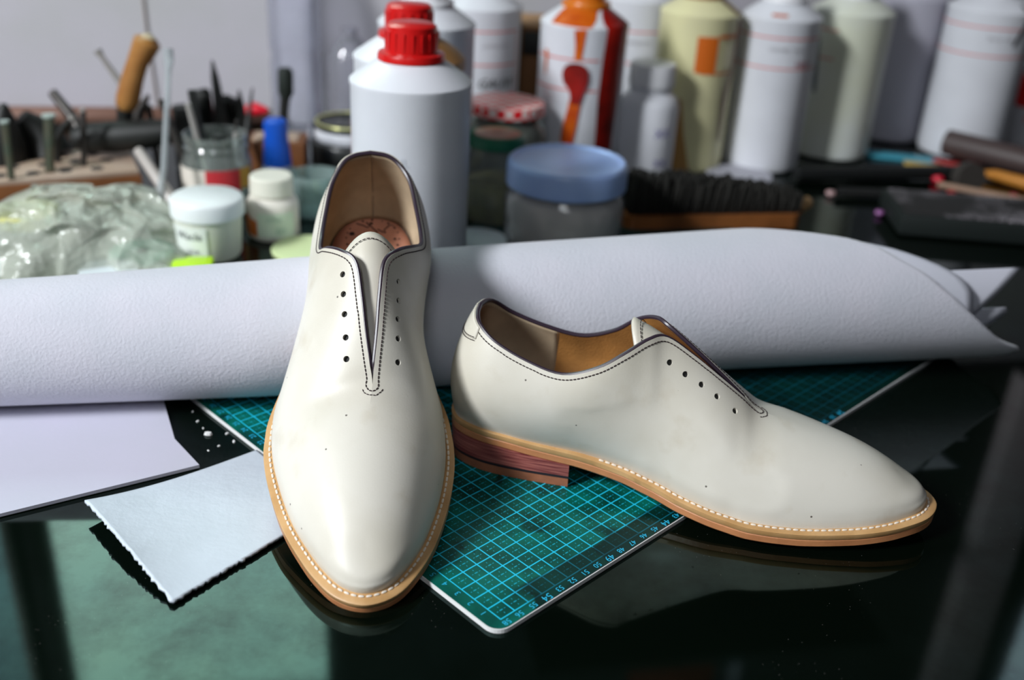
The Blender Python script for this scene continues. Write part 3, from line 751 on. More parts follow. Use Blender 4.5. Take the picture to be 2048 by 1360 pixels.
# orange stained
b5 = bottle('white bottle streaked with runs of orange and dark red dye', .0585, 1.14, mat('orange_cap', (.60, .16, .01), .3), H=.182)
M_or = mat('orange_dye', (.62, .13, .006), .3, var2=(.45, .05, .004), vscale=40); M_rd = mat('red_dye', (.42, .012, .006), .3, var2=(.10, .006, .004), vscale=18)
rp = lambda z: brad(z, R0 + .0012, .182)
d = MB()
d.add(*cyl_patch(rp, [(.150, FR - .22, FR - .06), (.165, FR - .22, FR - .03), (.180, FR - .26, FR + .0), (.184, FR - .9, FR + .12), (.190, FR - .95, FR + .25), (.196, FR - 1.0, FR + .35), (.1995, FR - 1.0, FR + .6)], 18))
d.obj('orange_shoulder_stain', M_or, b5)
d = MB(); rp2 = lambda z: R0 + .0022
d.add(*cyl_patch(rp2, [(.058, FR - .30, FR - .22), (.061, FR - .38, FR - .12), (.066, FR - .40, FR - .10), (.08, FR - .36, FR - .06), (.10, FR - .28, FR - .02), (.108, FR - .26, FR + .0)], 12)); d.obj('orange_drip', M_or, b5)
d = MB(); d.add(*cyl_patch(lambda z: R0 + .0028, [(.104, FR - .22, FR - .02), (.118, FR - .27, FR + .05), (.126, FR - .42, FR + .12), (.134, FR - .46, FR + .13), (.140, FR - .44, FR + .10), (.145, FR - .36, FR + .02), (.147, FR - .24, FR - .10)], 12)); d.obj('red_blob', M_rd, b5)
d = MB(); d.add(*cyl_patch(lambda z: brad(z, R0 + .0014, .182), [(.02, FR + .42, FR + .85), (.06, FR + .40, FR + .92), (.11, FR + .38, FR + 1.0), (.15, FR + .42, FR + 1.1), (.182, FR + .48, FR + 1.3), (.186, FR + .42, FR + 1.4), (.192, FR + .45, FR + 1.4), (.1985, FR + .65, FR + 1.4)], 14)); d.obj('red_dye_streak', M_rd, b5)
bands(b5, (.150, .118), a0=-2.95, a1=FR + .35, r=R0 + .0002)
d = MB().add(*cyl_patch(lambda z: R0 + .0012, [(.130, FR - .98, FR - .95), (.150, FR - 1.0, FR - .9), (.156, FR - 1.02, FR - .93)], 4)); d.obj('small_drip', M_or, b5)
b6 = bottle('shaded grey-white bottle behind the orange-streaked bottle, only its label side showing', .135, 1.335, M_whc, H=.184)
bands(b6, (.150, .112)); MB().add(*wrap_text('PRODOTTI', .006, R0 + .0006, .135, FR)).obj('printed_line', M_grprint, b6)
# yellow bottle
M_yel = mat('yellowed_plastic', (.78, .74, .42), .4, var2=(.70, .66, .40), vscale=14)
b7 = bottle('yellowed bottle with an orange label patch and brown runs, behind the small pill bottle', .1990, 1.25, mat('brown_cap', (.3, .12, .03), .4), H=.184, body=M_yel)
M_orl = mat('orange_label', (.62, .13, .01), .5)
MB().add(*cyl_patch(lambda q: R0 + .0006, [(.122, FR - .15, FR + .38), (.163, FR - .15, FR + .38)], 14)).obj('orange_patch', M_orl, b7)
MB().add(*cyl_patch(lambda q: R0 + .0008, [(.128, FR + .58, FR + .95), (.150, FR + .58, FR + .95), (.156, FR + .62, FR + .92)], 14)).obj('cream_patch', mat('cream', (.8, .75, .5), .5), b7)
for za, zb, aa in ((.1205, .1225, 0), (.161, .165, .4)): MB().add(*cyl_patch(lambda q: R0 + .0006, [(za, FR + aa, FR + 1.1), (zb, FR + aa, FR + 1.1)], 14)).obj('label_line', M_orl, b7)
MB().add(*cyl_patch(lambda z: brad(z, R0 + .0012, .184), [(.04, FR + .80, FR + .86), (.09, FR + .72, FR + .90), (.13, FR + .95, FR + 1.12), (.17, FR + 1.0, FR + 1.25), (.186, FR + .95, FR + 1.2), (.200, FR + .7, FR + 1.1)], 8)).obj('brown_run', mat('brown_run', (.16, .06, .02), .4), b7)
MB().add(*cyl_patch(lambda z: R0 + .0007, [(.004, FR - .55, FR + .05), (.05, FR - .5, FR - .2), (.09, FR - .55, FR - .35)], 8)).obj('tan_run', mat('tan_run', (.40, .22, .07), .4), b7)
b8 = bottle('white bottle with red-lined label standing right of the yellowed bottle', .2985, 1.268, M_whc, H=.182)
bands(b8, (.163, .1285)); MB().add(*wrap_text('NERO', .009, R0 + .0006, .131, FR + .55)).obj('marker_writing', mat('red_print_dark', (.30, .05, .08), .6), b8)
MB().add(*wrap_text('COLORE  TINTA', .0062, R0 + .0006, .148, FR + .05)).obj('printed_line', M_grprint, b8)
MB().add(*cyl_patch(lambda z: brad(z, R0 + .0008, .182), [(.1865, FR - .5, FR - .1), (.189, FR - .5, FR - .05)], 8)).obj('orange_mark', M_or, b8)
b9 = bottle('white bottle with pale yellowish lower half and a dark streak, standing between two red-lined bottles', .4050, 1.345, M_whc, H=.182, r=.0505, body=mat('ivory_plastic', (.70, .73, .70), .4, var2=(.68, .70, .56), vscale=9))
bands(b9, (.163, .1285), a0=-2.9, a1=FR - .55, r=.0505)
MB().add(*cyl_patch(lambda z: .0513, [(.085, FR - .95, FR - .86), (.11, FR - 1.1, FR - .9), (.15, FR - 1.12, FR - 1.0)], 6)).obj('grey_streak', mat('grey_streak', (.18, .2, .22), .5), b9)
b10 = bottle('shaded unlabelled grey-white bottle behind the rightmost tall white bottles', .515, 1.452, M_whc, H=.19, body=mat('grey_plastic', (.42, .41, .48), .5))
b11 = bottle('white bottle with red-lined label and a dark drip, rightmost of the full-height white bottles', .5940, 1.385, M_whc, H=.190, body=M_hdpe, r=.0545)
bands(b11, (.172, .138), r=.0545); MB().add(*wrap_text('TINTA  CUOIO', .0062, .0551, .157, FR)).obj('printed_line', M_grprint, b11)
MB().add(*cyl_patch(lambda z: brad(z, .0557, .19), [(.152, FR + .22, FR + .28), (.166, FR + .30, FR + .40), (.180, FR + .42, FR + .50), (.192, FR + .42, FR + .52), (.2, FR + .4, FR + .52)], 6)).obj('black_drip', M_blk, b11)
# red labelled container at right edge
t = thing('plastic_bottle', 'small white container with a bright red label at the right edge of the frame', 'bottle', (.722, 1.455, 0), (0, 0, 0))
MB().add(*lathe([(0, .001), (.034, .001), (.036, .006), (.036, .105), (.03, .112), (.0, .112)], 40)).obj('body', M_hdpe, t)
MB().add(*cyl_patch(lambda q: .0366, [(.055, -PI, 0), (.098, -PI, 0)], 30)).obj('red_label', mat('bright_red', (.75, .02, .02), .4), t)
MB().add(*wrap_text('EFFE', .014, .0367, .036, FR - .5)).obj('red_letters', mat('bright_red_print', (.7, .03, .03), .4), t)
MB().add(*tube([(-.04, -.01, .105), (-.045, -.02, .118), (-.01, -.03, .122), (.03, -.02, .118)], .0012, 6)).obj('wire_handle', mat('grey_wire', (.4, .36, .38), .4, .8), t)

# small pill bottle
t = thing('pill_bottle', 'small white pill bottle with purple stamped marks, in front of the yellowed bottle', 'bottle', (.1420, 1.180, 0), (0, 0, 0))
MB().add(*lathe([(0, .001), (.031, .001), (.0340, .004), (.0343, .088), (.032, .096), (.028, .101), (.0240, .104), (.0240, .112), (0, .112)], 48)).obj('body', M_hdpe, t)
MB().add(*lathe([(0, .1355), (.0250, .1355), (.0262, .133), (.0266, .111), (0, .111)], 48)).obj('cap', M_whc, t)
M_pur = mat('purple_ink', (.10, .07, .35), .6)
for tx, sz, zz, an in (('XX', .014, .058, .45), ('XX', .012, .024, .48)): MB().add(*wrap_text(tx, sz, .0347, zz, FR + an)).obj('stamped_mark', M_pur, t)

M_glass = clear_mat('clear_glass', (.90, .95, .92), .86, .03)
M_plas = clear_mat('clear_plastic', (.95, .95, .96), .62, .10, (.80, .78, .78), .4, 30)
def jar(name, label, cat, x, y, r, h, body_prof, lid_prof, body_m, lid_m, content=None, group=None, lid_name='lid'):
    t = thing(name, label, cat, (x, y, 0), (0, 0, 0), group)
    MB().add(*lathe(body_prof, 56)).obj('glass_body' if body_m is not M_hdpe else 'body', body_m, t)
    if lid_prof: MB().add(*lathe(lid_prof, 64)).obj(lid_name, lid_m, t)
    if content:
        for nm, pr_, m_ in content: MB().add(*lathe(pr_, 40)).obj(nm, m_, t)
    return t
M_blid = mat('blue_lid', (.38, .54, .95), .35, var2=(.42, .58, .95), vscale=30)
r = .0575
jar('plastic_jar', 'clear ribbed plastic jar with a wide light blue screw lid', 'jar', .0430, .945, r, .1,
    [(0, .001), (r - .004, .001), (r, .006), (r, .050), (r - .003, .056), (r - .006, .060), (r - .006, .068)],
    [(0, .0845), (r - .008, .0845), (r - .006, .0862), (r - .003, .0862), (r - .0008, .0840), (r, .0815), (r + .0002, .0625), (r - .002, .0610), (r - .004, .0612)],
    M_plas, M_blid, [('contents', [(0, .004), (r - .006, .004), (r - .005, .042), (r - .015, .050), (0, .047)], mat('greyish_scraps', (.85, .80, .70), .8, var=.4, vscale=60, bump=.6, bscale=80, bdist=.01))])
r = .0300
jar('glass_jar', 'small glass jar with a dark green lid and orange-red disc, beside the blue-lidded jar', 'jar', -.0262, 1.004, r, .09,
    [(0, .001), (r - .003, .001), (r, .005), (r + .003, .04), (r + .001, .062), (r - .003, .072), (r - .003, .082)],
    [(0, .0915), (r - .006, .0915), (r - .004, .0925), (r - .001, .0915), (r, .088), (r, .0805), (r - .002, .0805)], M_glass, mat('green_lid', (.008, .12, .06), .35),
    [('lid_disc', [(0, .0921), (r - .007, .0921), (r - .007, .0917)], mat('rust_disc', (.45, .14, .07), .4, var2=(.35, .30, .2), vscale=60)),
     ('contents', [(0, .003), (r - .003, .004), (r - .0005, .045), (0, .048)], mat('olive_paste', (.22, .20, .06), .6, var=.5, vscale=50))])
def gingham():
    m = bpy.data.materials.new('gingham'); m.use_nodes = True; nt = m.node_tree; N = nt.nodes; L = nt.links; b = N['Principled BSDF']
    tc = N.new('ShaderNodeTexCoord'); ck = N.new('ShaderNodeTexChecker'); ck.inputs['Scale'].default_value = 115
    ck.inputs['Color1'].default_value = (.80, .012, .02, 1); ck.inputs['Color2'].default_value = (.82, .66, .62, 1)
    L.new(tc.outputs['Object'], ck.inputs['Vector']); L.new(ck.outputs['Color'], b.inputs['Base Color']); b.inputs['Roughness'].default_value = .3; return m
r = .0415
jar('glass_jar', 'glass jar with a red and white gingham lid, left of the orange-streaked bottle', 'jar', -.0205, 1.086, r, .11,
    [(0, .001), (r - .003, .001), (r, .006), (r + .004, .05), (r + .003, .078), (r - .004, .086), (r - .004, .095)],
    [(0, .1060), (r - .006, .1060), (r - .001, .1045), (r + .0004, .1020), (r + .0004, .0935), (r - .002, .0930)], M_glass, gingham(),
    [('contents', [(0, .003), (r - .004, .004), (r + .003, .05), (r - .006, .082), (0, .083)], mat('grey_green_powder', (.25, .27, .20), .8, var=.3, vscale=20))])
# white screw jar with handwriting
r = .0315
t = thing('screw_jar', 'squat white tub with a white screw lid and handwriting on its label', 'jar', (-.2800, .868, 0), (0, 0, 0))
MB().add(*lathe([(0, .001), (r - .006, .001), (r - .004, .004), (r - .0015, .040), (r - .001, .046), (0, .046)], 56)).obj('body', mat('cream_tub', (.70, .72, .62), .5), t)
MB().add(*lathe([(0, .0560), (r - .002, .0565), (r, .0550), (r + .0008, .053), (r + .0008, .0405), (r - .0005, .0398), (0, .0398)], 64)).obj('lid', mat('white_lid', (.78, .82, .82), .4), t)
v, f = wrap_text('Wacle', .010, r - .0006, .0245, FR - .35, .2); mb = MB().add(v, f); v, f = wrap_text('2018', .006, r - .0012, .011, FR - .25, .2); mb.add(v, f); mb.obj('handwriting', mat('pencil', (.12, .13, .14), .7), t)
MB().add(*cyl_patch(lambda z: r - .0035 + z * .068 + .0004, [(.006, FR - 1.0, FR + .22), (.036, FR - 1.0, FR + .22)], 20)).obj('paper_label', mat('pale_label', (.76, .80, .76), .6), t)
# small medicine bottle
r = .0245
t = thing('medicine_bottle', 'small white bottle with a white cap and an orange block on its label', 'bottle', (-.2355, .925, 0), (0, 0, 0))
MB().add(*lathe([(0, .001), (r - .002, .001), (r, .004), (r, .033), (r - .002, .038), (.018, .042), (.0165, .043), (.0165, .046), (0, .046)], 56)).obj('body', mat('ivory_body', (.74, .70, .62), .45), t)
MB().add(*lathe([(0, .0605), (.0185, .0605), (.0200, .059), (.0206, .0435), (0, .0435)], 48)).obj('cap', mat('ivory_cap', (.74, .72, .62), .45), t)
MB().add(*cyl_patch(lambda z: r + .0004, [(.006, FR - 1.2, FR - .42), (.021, FR - 1.2, FR - .42), (.026, FR - 1.2, FR - .95)], 14)).obj('orange_block', mat('burnt_orange', (.55, .14, .02), .5), t)
MB().add(*cyl_patch(lambda z: r + .0004, [(.006, FR - .38, FR + 1.1), (.030, FR - .38, FR + 1.1)], 24)).obj('paper_label', mat('green_white_label', (.66, .76, .62), .6), t)
v, f = wrap_text('VETRO', .005, r + .0008, .022, FR + .25); mb = MB().add(v, f); v, f = wrap_text('80', .010, r + .0008, .009, FR + .5); mb.add(v, f); mb.obj('printed_text', mat('pale_green_print', (.35, .50, .40), .6), t)
# glass jar of tools
r = .0345
tj = jar('glass_jar', 'open glass jar with a cream and red label holding dark tools', 'jar', -.306, .990, r, .08,
    [(0, .001), (r - .003, .001), (r, .006), (r, .052), (r - .004, .060), (r - .005, .063), (r - .003, .066), (r - .005, .070), (r - .003, .074), (r - .0035, .079), (r - .006, .079), (r - .007, .06), (r - .003, .05), (r - .003, .006), (0, .004)], None, M_glass, None)
MB().add(*cyl_patch(lambda z: r + .0004, [(.008, FR - 1.4, FR - .05), (.050, FR - 1.4, FR - .05)], 24)).obj('cream_label', mat('cream_label', (.74, .68, .60), .6), tj)
MB().add(*cyl_patch(lambda z: r + .0005, [(.026, FR - .05, FR + .95), (.050, FR - .05, FR + .95)], 24)).obj('red_label', mat('crimson_label', (.55, .03, .04), .5), tj)
MB().add(*cyl_patch(lambda z: r + .0006, [(.030, FR + .95, FR + 1.4), (.050, FR + .95, FR + 1.4)], 10)).obj('gold_label', mat('gold_label', (.60, .32, .04), .4), tj)

def rod(name, label, cat, path, rad, mtl, n=12, group=None, extra=None):
    base = path[0]
    t = MB().add(*tube([tuple(np.array(p) - np.array(base)) for p in path], rad, n)).obj(name, mtl, None, base)
    setp(t, label, cat, group)
    if extra:
        for nm, pth, rd, m_ in extra: MB().add(*tube([tuple(np.array(p) - np.array(base)) for p in pth], rd, n)).obj(nm, m_, t)
    return t
M_steel = mat('dark_steel', (.09, .08, .075), .4, .6, var=.4, vscale=60); M_blkt = mat('black_tool', (.008, .009, .008), .55)
M_grey = mat('worn_grey', (.35, .33, .31), .5)
J = (-.306, .990)
tools = [('chisel', 'dark chisel leaning left out of the tool jar', (-.02, -.004, .012), (-.046, -.012, .112), .0036, M_steel),
         ('file_tool', 'grey worn file standing in the tool jar', (-.006, .004, .008), (-.022, -.006, .108), .0035, M_grey),
         ('modelling_tool', 'black hooked tool with a wide head in the tool jar', (-.012, .010, .008), (-.022, .008, .118), .0048, M_blkt),
         ('burnisher', 'black burnisher with a rounded end lying low in the tool jar', (.006, -.006, .010), (.008, -.016, .082), .0075, M_blkt),
         ('needle_file', 'thin dark needle file leaning right out of the tool jar', (.006, .004, .008), (.024, -.004, .094), .0018, M_steel),
         ('scraper', 'short pale-tipped scraper at the right of the tool jar', (.012, .000, .008), (.024, -.010, .083), .0026, M_grey)]
for nm, lab, a, b, rr2, m_ in tools:
    a = (J[0] + a[0], J[1] + a[1], a[2]); b = (J[0] + b[0], J[1] + b[1], b[2]); mid = tuple((np.array(a) + np.array(b)) / 2)
    rod(nm, lab, 'tool', [a, mid, b], [rr2 * .6, rr2, rr2 * .8], m_, group='tools in the glass jar')
# ---- perforated wooden tool block
M_wood = mat('light_worn_wood', (.50, .38, .30), .6, var2=(.38, .25, .17), vscale=18, bump=.2, bscale=60)
M_wdark = mat('orange_brown_wood', (.24, .085, .025), .55, var=.4, vscale=20)
BR = math.radians(27)
tb = thing('tool_block', 'perforated wooden block holding upright steel punches, at the left behind the plastic bag', 'tool block', (-.544, .975, 0), (0, 0, BR))
MB().add(*box(0, 0, .016, .30, .120, .030, .002)).obj('base', M_wdark, tb)
MB().add(*box(0, 0, .0335, .296, .117, .005, .001)).obj('top_board', M_wood, tb)
hm = MB()
random.seed(11)
for i in range(9):
    for j in range(4):
        hm.add(*lathe([(0, .0366), (.0062, .0366), (.0062, .0350)], 20, -.126 + i * .0295 + (.012 if j % 2 else 0), -.042 + j * .027, 0))
hm.obj('peg_hole', M_black_hole, tb)
M_brass = mat('greenish_steel', (.20, .17, .12), .35, .7, var2=(.12, .16, .12), vscale=50)
def up_rod(nm, lab, x, y, z0, x2, y2, z2, r1, m_, head=None):
    return rod(nm, lab, 'punch', [(x, y, z0), ((x + x2) / 2, (y + y2) / 2, (z0 + z2) / 2), (x2, y2, z2)], [r1 * .9, r1, r1], m_, group='steel punches in the block', extra=head)
up_rod('punch', 'steel punch at the far left of the wooden block', -.4910, .9400, .036, -.4906, .9440, .0905, .0036, M_brass, [('polished_head', [(-.4906, .9440, .0900), (-.4906, .9440, .0920)], .0042, mat('pale_steel', (.55, .65, .6), .3, .5))])
up_rod('punch', 'thickest steel punch with a flat shiny mushroomed head', -.4660, .9680, .036, -.4622, .9750, .0900, .0050, M_brass, [('flat_head', [(-.4622, .9750, .0895), (-.4622, .9750, .0918)], .0066, bpy.data.materials['pale_steel'])])
up_rod('punch', 'slim steel punch with a rounded tip, in the middle of the wooden block', -.4430, .9950, .036, -.4412, 1.0050, .0885, .0030, M_steel, [('round_tip', [(-.4412, 1.0050, .0880), (-.4412, 1.0050, .0915)], .0026, M_grey)])
up_rod('punch', 'slim dark punch right of the wooden-handled awl', -.4000, 1.0850, .002, -.3998, 1.0720, .0810, .0034, M_steel)
rod('awl', 'fat turned wooden-handled awl leaning on the black pliers', 'awl', [(-.4164, 1.05, .0806), (-.4150, 1.05, .085), (-.4120, 1.05, .093), (-.4044, 1.05, .115), (-.3975, 1.05, .131), (-.3905, 1.05, .143), (-.3855, 1.05, .152), (-.3840, 1.05, .1565)],
    [.0060, .0105, .0120, .0110, .0105, .0125, .0135, .0080], mat('honey_wood', (.42, .20, .055), .4, var2=(.30, .12, .03), vscale=30), 20,
    extra=[('ferrule', [(-.4200, 1.052, .062), (-.4165, 1.05, .082)], .0080, M_blkt), ('handle_end', [(-.3842, 1.05, .1555), (-.3830, 1.05, .1590)], [.0085, .004], mat('pale_wood_end', (.55, .45, .30), .6))])
rod('pliers', 'long black pliers lying across the wooden block', 'tool', [(-.4660, 1.03, .0535), (-.4550, 1.031, .0540), (-.4250, 1.034, .0560), (-.3900, 1.038, .0600), (-.3670, 1.04, .0640)], [.010, .0150, .0165, .0155, .012], M_blkt, 14)
rod('leaning_chisel', 'black-handled chisel leaning left over the wooden block', 'tool', [(-.4680, 1.055, .052), (-.4800, 1.065, .066), (-.5040, 1.08, .0869)], [.0055, .0060, .0050], M_steel)
rod('screw_rod', 'thin grey metal rod with a knob, leaning left behind the wooden-handled awl', 'tool', [(-.4180, 1.10, .068), (-.4382, 1.10, .097), (-.4540, 1.10, .122), (-.4585, 1.10, .130)], [.0028, .0038, .0026, .0048], M_grey)
rod('bent_tool', 'thin black bent tool with a pale tip beside the thickest punch', 'tool', [(-.4720, 1.00, .038), (-.4700, 1.00, .0600), (-.4600, 1.00, .0740), (-.4515, 1.00, .0817)], [.0040, .0036, .0034, .0030], M_blkt, extra=[('pale_tip', [(-.4520, 1.00, .0815), (-.4500, 1.00, .0840)], .0030, M_grey)])
rod('black_last_hook', 'large pointed black iron tool at the far left edge behind the punches', 'tool', [(-.5300, 1.00, .037), (-.5260, 1.00, .056), (-.5210, 1.00, .076), (-.5170, 1.00, .0930)], [.028, .024, .014, .003], M_blkt, 16)
rod('black_knife_block', 'short broad black iron tool next to the pointed one behind the punches', 'tool', [(-.4930, 1.03, .037), (-.4990, 1.03, .058), (-.5110, 1.02, .0760)], [.024, .018, .008], M_blkt, 16)
rod('spike_tool', 'dark pointed spike rising right of the awl handle', 'tool', [(-.4200, 1.08, .052), (-.4120, 1.08, .074), (-.4013, 1.08, .0900)], [.0075, .006, .002], M_steel)
rod('black_tool_handle', 'thick black tool handle behind the slim dark punch', 'tool', [(-.3780, 1.12, .003), (-.3780, 1.12, .070)], [.014, .013], M_blkt, 16)
rod('glass_pipette', 'tall clear plastic pipette with a bulb top standing left of the tool jar', 'pipette', [(-.3480, .915, .003), (-.3380, .930, .0600), (-.3360, .955, .128), (-.3362, .962, .145), (-.3365, .966, .152), (-.3368, .968, .163)], [.0045, .0032, .0026, .0030, .0050, .0048], clear_mat('frosted_tube', (.85, .88, .88), .55, .12, (.62, .66, .68)))
rod('plastic_strip', 'pale translucent plastic strip leaning left of the tool jar', 'plastic strip', [(-.3200, .915, .006), (-.3371, .93, .0340), (-.3745, .965, .0640)], [.0065, .0060, .0050], clear_mat('pale_strip', (.8, .8, .8), .30, .3, (.62, .56, .52)))
# ---- tools behind the jar
cb = thing('wooden_box', 'orange-brown wooden box behind the tool jar and the blue cap', 'box', (-.278, 1.125, 0), (0, 0, .1))
MB().add(*box(0, 0, .020, .066, .050, .040, .002)).obj('body', M_wdark, cb)
MB().add(*box(0, 0, .0405, .050, .036, .002, .0004)).obj('worn_top', M_wood, cb)
def bl(nm, lab, pts, rd, m_=None): return rod(nm, lab, 'tool', pts, rd, m_ or M_blkt, 10, 'dark tools standing behind the jar')
bl('clicking_knife', 'upright dark knife with a grey blade, tallest tool behind the jar', [(-.3400, 1.13, .003), (-.3410, 1.13, .060), (-.3425, 1.13, .085), (-.3440, 1.13, .102), (-.3455, 1.13, .1200)], [.0075, .0070, .0055, .0045, .0012])
bl('iron_head', 'bulky black iron tool head behind the jar', [(-.3700, 1.16, .003), (-.3680, 1.15, .055), (-.3640, 1.14, .076), (-.3560, 1.135, .083)], [.013, .014, .012, .006])
bl('curved_iron', 'curved black iron behind the jar, second from the knife', [(-.3340, 1.17, .003), (-.3330, 1.16, .050), (-.3320, 1.15, .066), (-.3380, 1.14, .076)], [.014, .013, .011, .006])
bl('spike', 'slender black spike behind the jar, left of the red blob', [(-.3200, 1.14, .003), (-.3190, 1.135, .070), (-.3182, 1.13, .0890)], [.0060, .0050, .0010])
bl('spike', 'slender black spike just left of the blue cap', [(-.3035, 1.07, .003), (-.3020, 1.09, .050), (-.3003, 1.12, .0945)], [.0050, .0042, .0010])
rod('red_ball', 'small bright red plastic piece behind the black spikes', 'plastic piece', [(-.338, 1.21, .0460), (-.323, 1.21, .0480), (-.308, 1.21, .0470)], [.004, .0090, .004], mat('vivid_red', (.75, .01, .03), .4))
bb = thing('paint_brush', 'black flat-handled brush standing between the blue cap and the clear bottle', 'brush', (-.2755, 1.165, -.0150))
MB().add(*tube([(-.004, 0, .042), (-.002, 0, .075), (0, 0, .090)], [.0055, .0055, .0060], 12)).obj('handle', M_blkt, bb)
MB().add(*tube([(0, 0, .089), (.001, 0, .096), (.0015, 0, .118), (.0015, 0, .1235)], [.0055, .0090, .0090, .0072], 12)).obj('head', mat('black_green_bristle', (.008, .014, .010), .7), bb)
bc = thing('glue_bottle', 'small bottle with a bright blue waisted cap behind the ivory-capped bottle', 'bottle', (-.2610, 1.055, 0))
MB().add(*lathe([(0, .001), (.017, .001), (.018, .004), (.018, .026), (.014, .032), (0, .032)], 32)).obj('body', clear_mat('bluish_clear', (.8, .88, .95), .5, .15, (.5, .6, .7)), bc)
MB().add(*lathe([(0, .0800), (.0085, .0795), (.0118, .0770), (.0128, .072), (.0122, .062), (.0135, .050), (.0150, .034), (.0150, .030), (0, .030)], 32)).obj('cap', mat('bright_blue_cap', (.006, .10, .62), .35), bc)
# clear PET bottle
t = thing('clear_bottle', 'tall transparent plastic bottle standing against the wall left of the red-capped bottles', 'bottle', (-.288, 1.285, 0))
MB().add(*lathe([(0, .002), (.029, .002), (.032, .008), (.032, .090), (.030, .100), (.032, .110), (.032, .175), (.028, .20), (.019, .225), (.014, .235), (.014, .25)], 48)).obj('body', clear_mat('pet_plastic', (.96, .97, 1.0), .80, .08, (.70, .72, .88), .3, 25), t)
MB().add(*lathe([(0, .262), (.0155, .262), (.0155, .245), (0, .245)], 24)).obj('cap', mat('pale_blue_cap', (.4, .5, .7), .4), t)
t = thing('clear_bottle', 'shorter transparent bottle behind the tins, right of the tall clear bottle', 'bottle', (-.222, 1.29, 0))
MB().add(*lathe([(0, .002), (.026, .002), (.028, .006), (.028, .098), (.018, .118), (.010, .126), (.010, .135), (0, .135)], 40)).obj('body', clear_mat('grey_clear', (.88, .88, .92), .75, .08, (.6, .6, .66), .3, 25), t)
# tins
t = thing('polish_tin', 'white tin with a black and gold rim, stacked on the black tin', 'tin', (-.1975, 1.145, .038))
MB().add(*lathe([(0, 0), (.038, 0), (.0405, .003), (.0405, .013), (.039, .015), (0, .015)], 48)).obj('body', M_hdpe, t)
MB().add(*lathe([(.0405, .0135), (.0420, .0150), (.0420, .0190), (.0400, .0200), (.0380, .0190), (0, .0190)], 48)).obj('dark_lid', mat('black_enamel', (.012, .014, .012), .25), t)
MB().add(*lathe([(.0400, .0198), (.0395, .0212), (.0375, .0212), (.0370, .0198)], 48)).obj('gold_rim', mat('gold_rim', (.70, .68, .30), .3, .6), t)
t = thing('black_tin', 'round black tin under the gold-rimmed white tin', 'tin', (-.1980, 1.142, 0))
MB().add(*lathe([(0, .001), (.042, .001), (.044, .004), (.044, .0345), (.042, .0375), (0, .0375)], 48)).obj('body', mat('black_tin', (.012, .013, .013), .35), t)
t = thing('glass_disc', 'round clear glass dish leaning behind the ivory-capped bottle', 'dish', (-.2070, .990, 0))
MB().add(*lathe([(0, .002), (.022, .002), (.024, .006), (.0255, .044), (.0235, .044), (.022, .006), (0, .0045)], 40)).obj('body', clear_mat('pale_green_glass', (.80, .92, .90), .7, .05, (.5, .62, .6)), t)
# brown box behind
t = thing('cardboard_box', 'brown cardboard box with dark opening, between the marker-lettered bottle and the orange-streaked one', 'box', (.012, 1.32, 0))
MB().add(*box(0, 0, .075, .11, .09, .150, .002)).obj('body', mat('brown_card', (.16, .065, .018), .7), t)
MB().add(*prism([(-.02, -.0465), (.035, -.0465), (.035, -.0452), (-.02, -.0452)], .118, .146)).obj('dark_opening', M_black_hole, t)
MB().add(*box(.0, -.0, .152, .112, .092, .003, .0005)).obj('flap', mat('card_flap', (.45, .26, .12), .7), t)
# flat items behind the roll, left
def disc(label, x, y, z, r, h, m_, name='plastic_disc', hole=None, tilt=(0, 0, 0), cat='disc'):
    t = MB().add(*lathe([(0, 0), (r * .97, 0), (r, h * .3), (r, h * .8), (r * .97, h), (0, h)], 48)).obj(name, m_, None, (x, y, z), tilt); setp(t, label, cat)
    if hole: MB().add(*lathe([(0, h + .0004), (hole, h + .0004), (hole, h - .0005)], 20)).obj('centre_hole', M_black_hole, t)
    return t
disc('jade green disc with a black centre hole, under the edge of the plastic bag', -.3370, .8520, .0005, .0290, .006, mat('jade_green', (.05, .28, .18), .4), hole=.0045)
disc('small white round lid lying in front of the green disc, just behind the roll', -.3450, .7950, .0070, .0240, .004, mat('white_lid_disc', (.70, .76, .80), .4), name='round_lid', cat='lid')
disc('pale yellow-green round lid beside the propped shoe, behind the roll', -.1950, .8850, .0005, .0330, .005, mat('pale_yellow_lid', (.62, .72, .38), .5), name='round_lid', cat='lid')
disc('white round lid between the foremost bottle and the blue-lidded jar', -.0400, .925, .0032, .030, .006, mat('pale_lid', (.66, .74, .76), .4), name='round_lid', cat='lid')
mb = MB().add(*box(0, 0, .006, .034, .022, .012, .002, .2)); setp(mb.obj('highlighter_cap', mat('neon_yellow', (.50, .85, .01), .4), None, (-.282, .822, 0)), 'neon yellow plastic piece under the handwritten white tub', 'plastic piece')

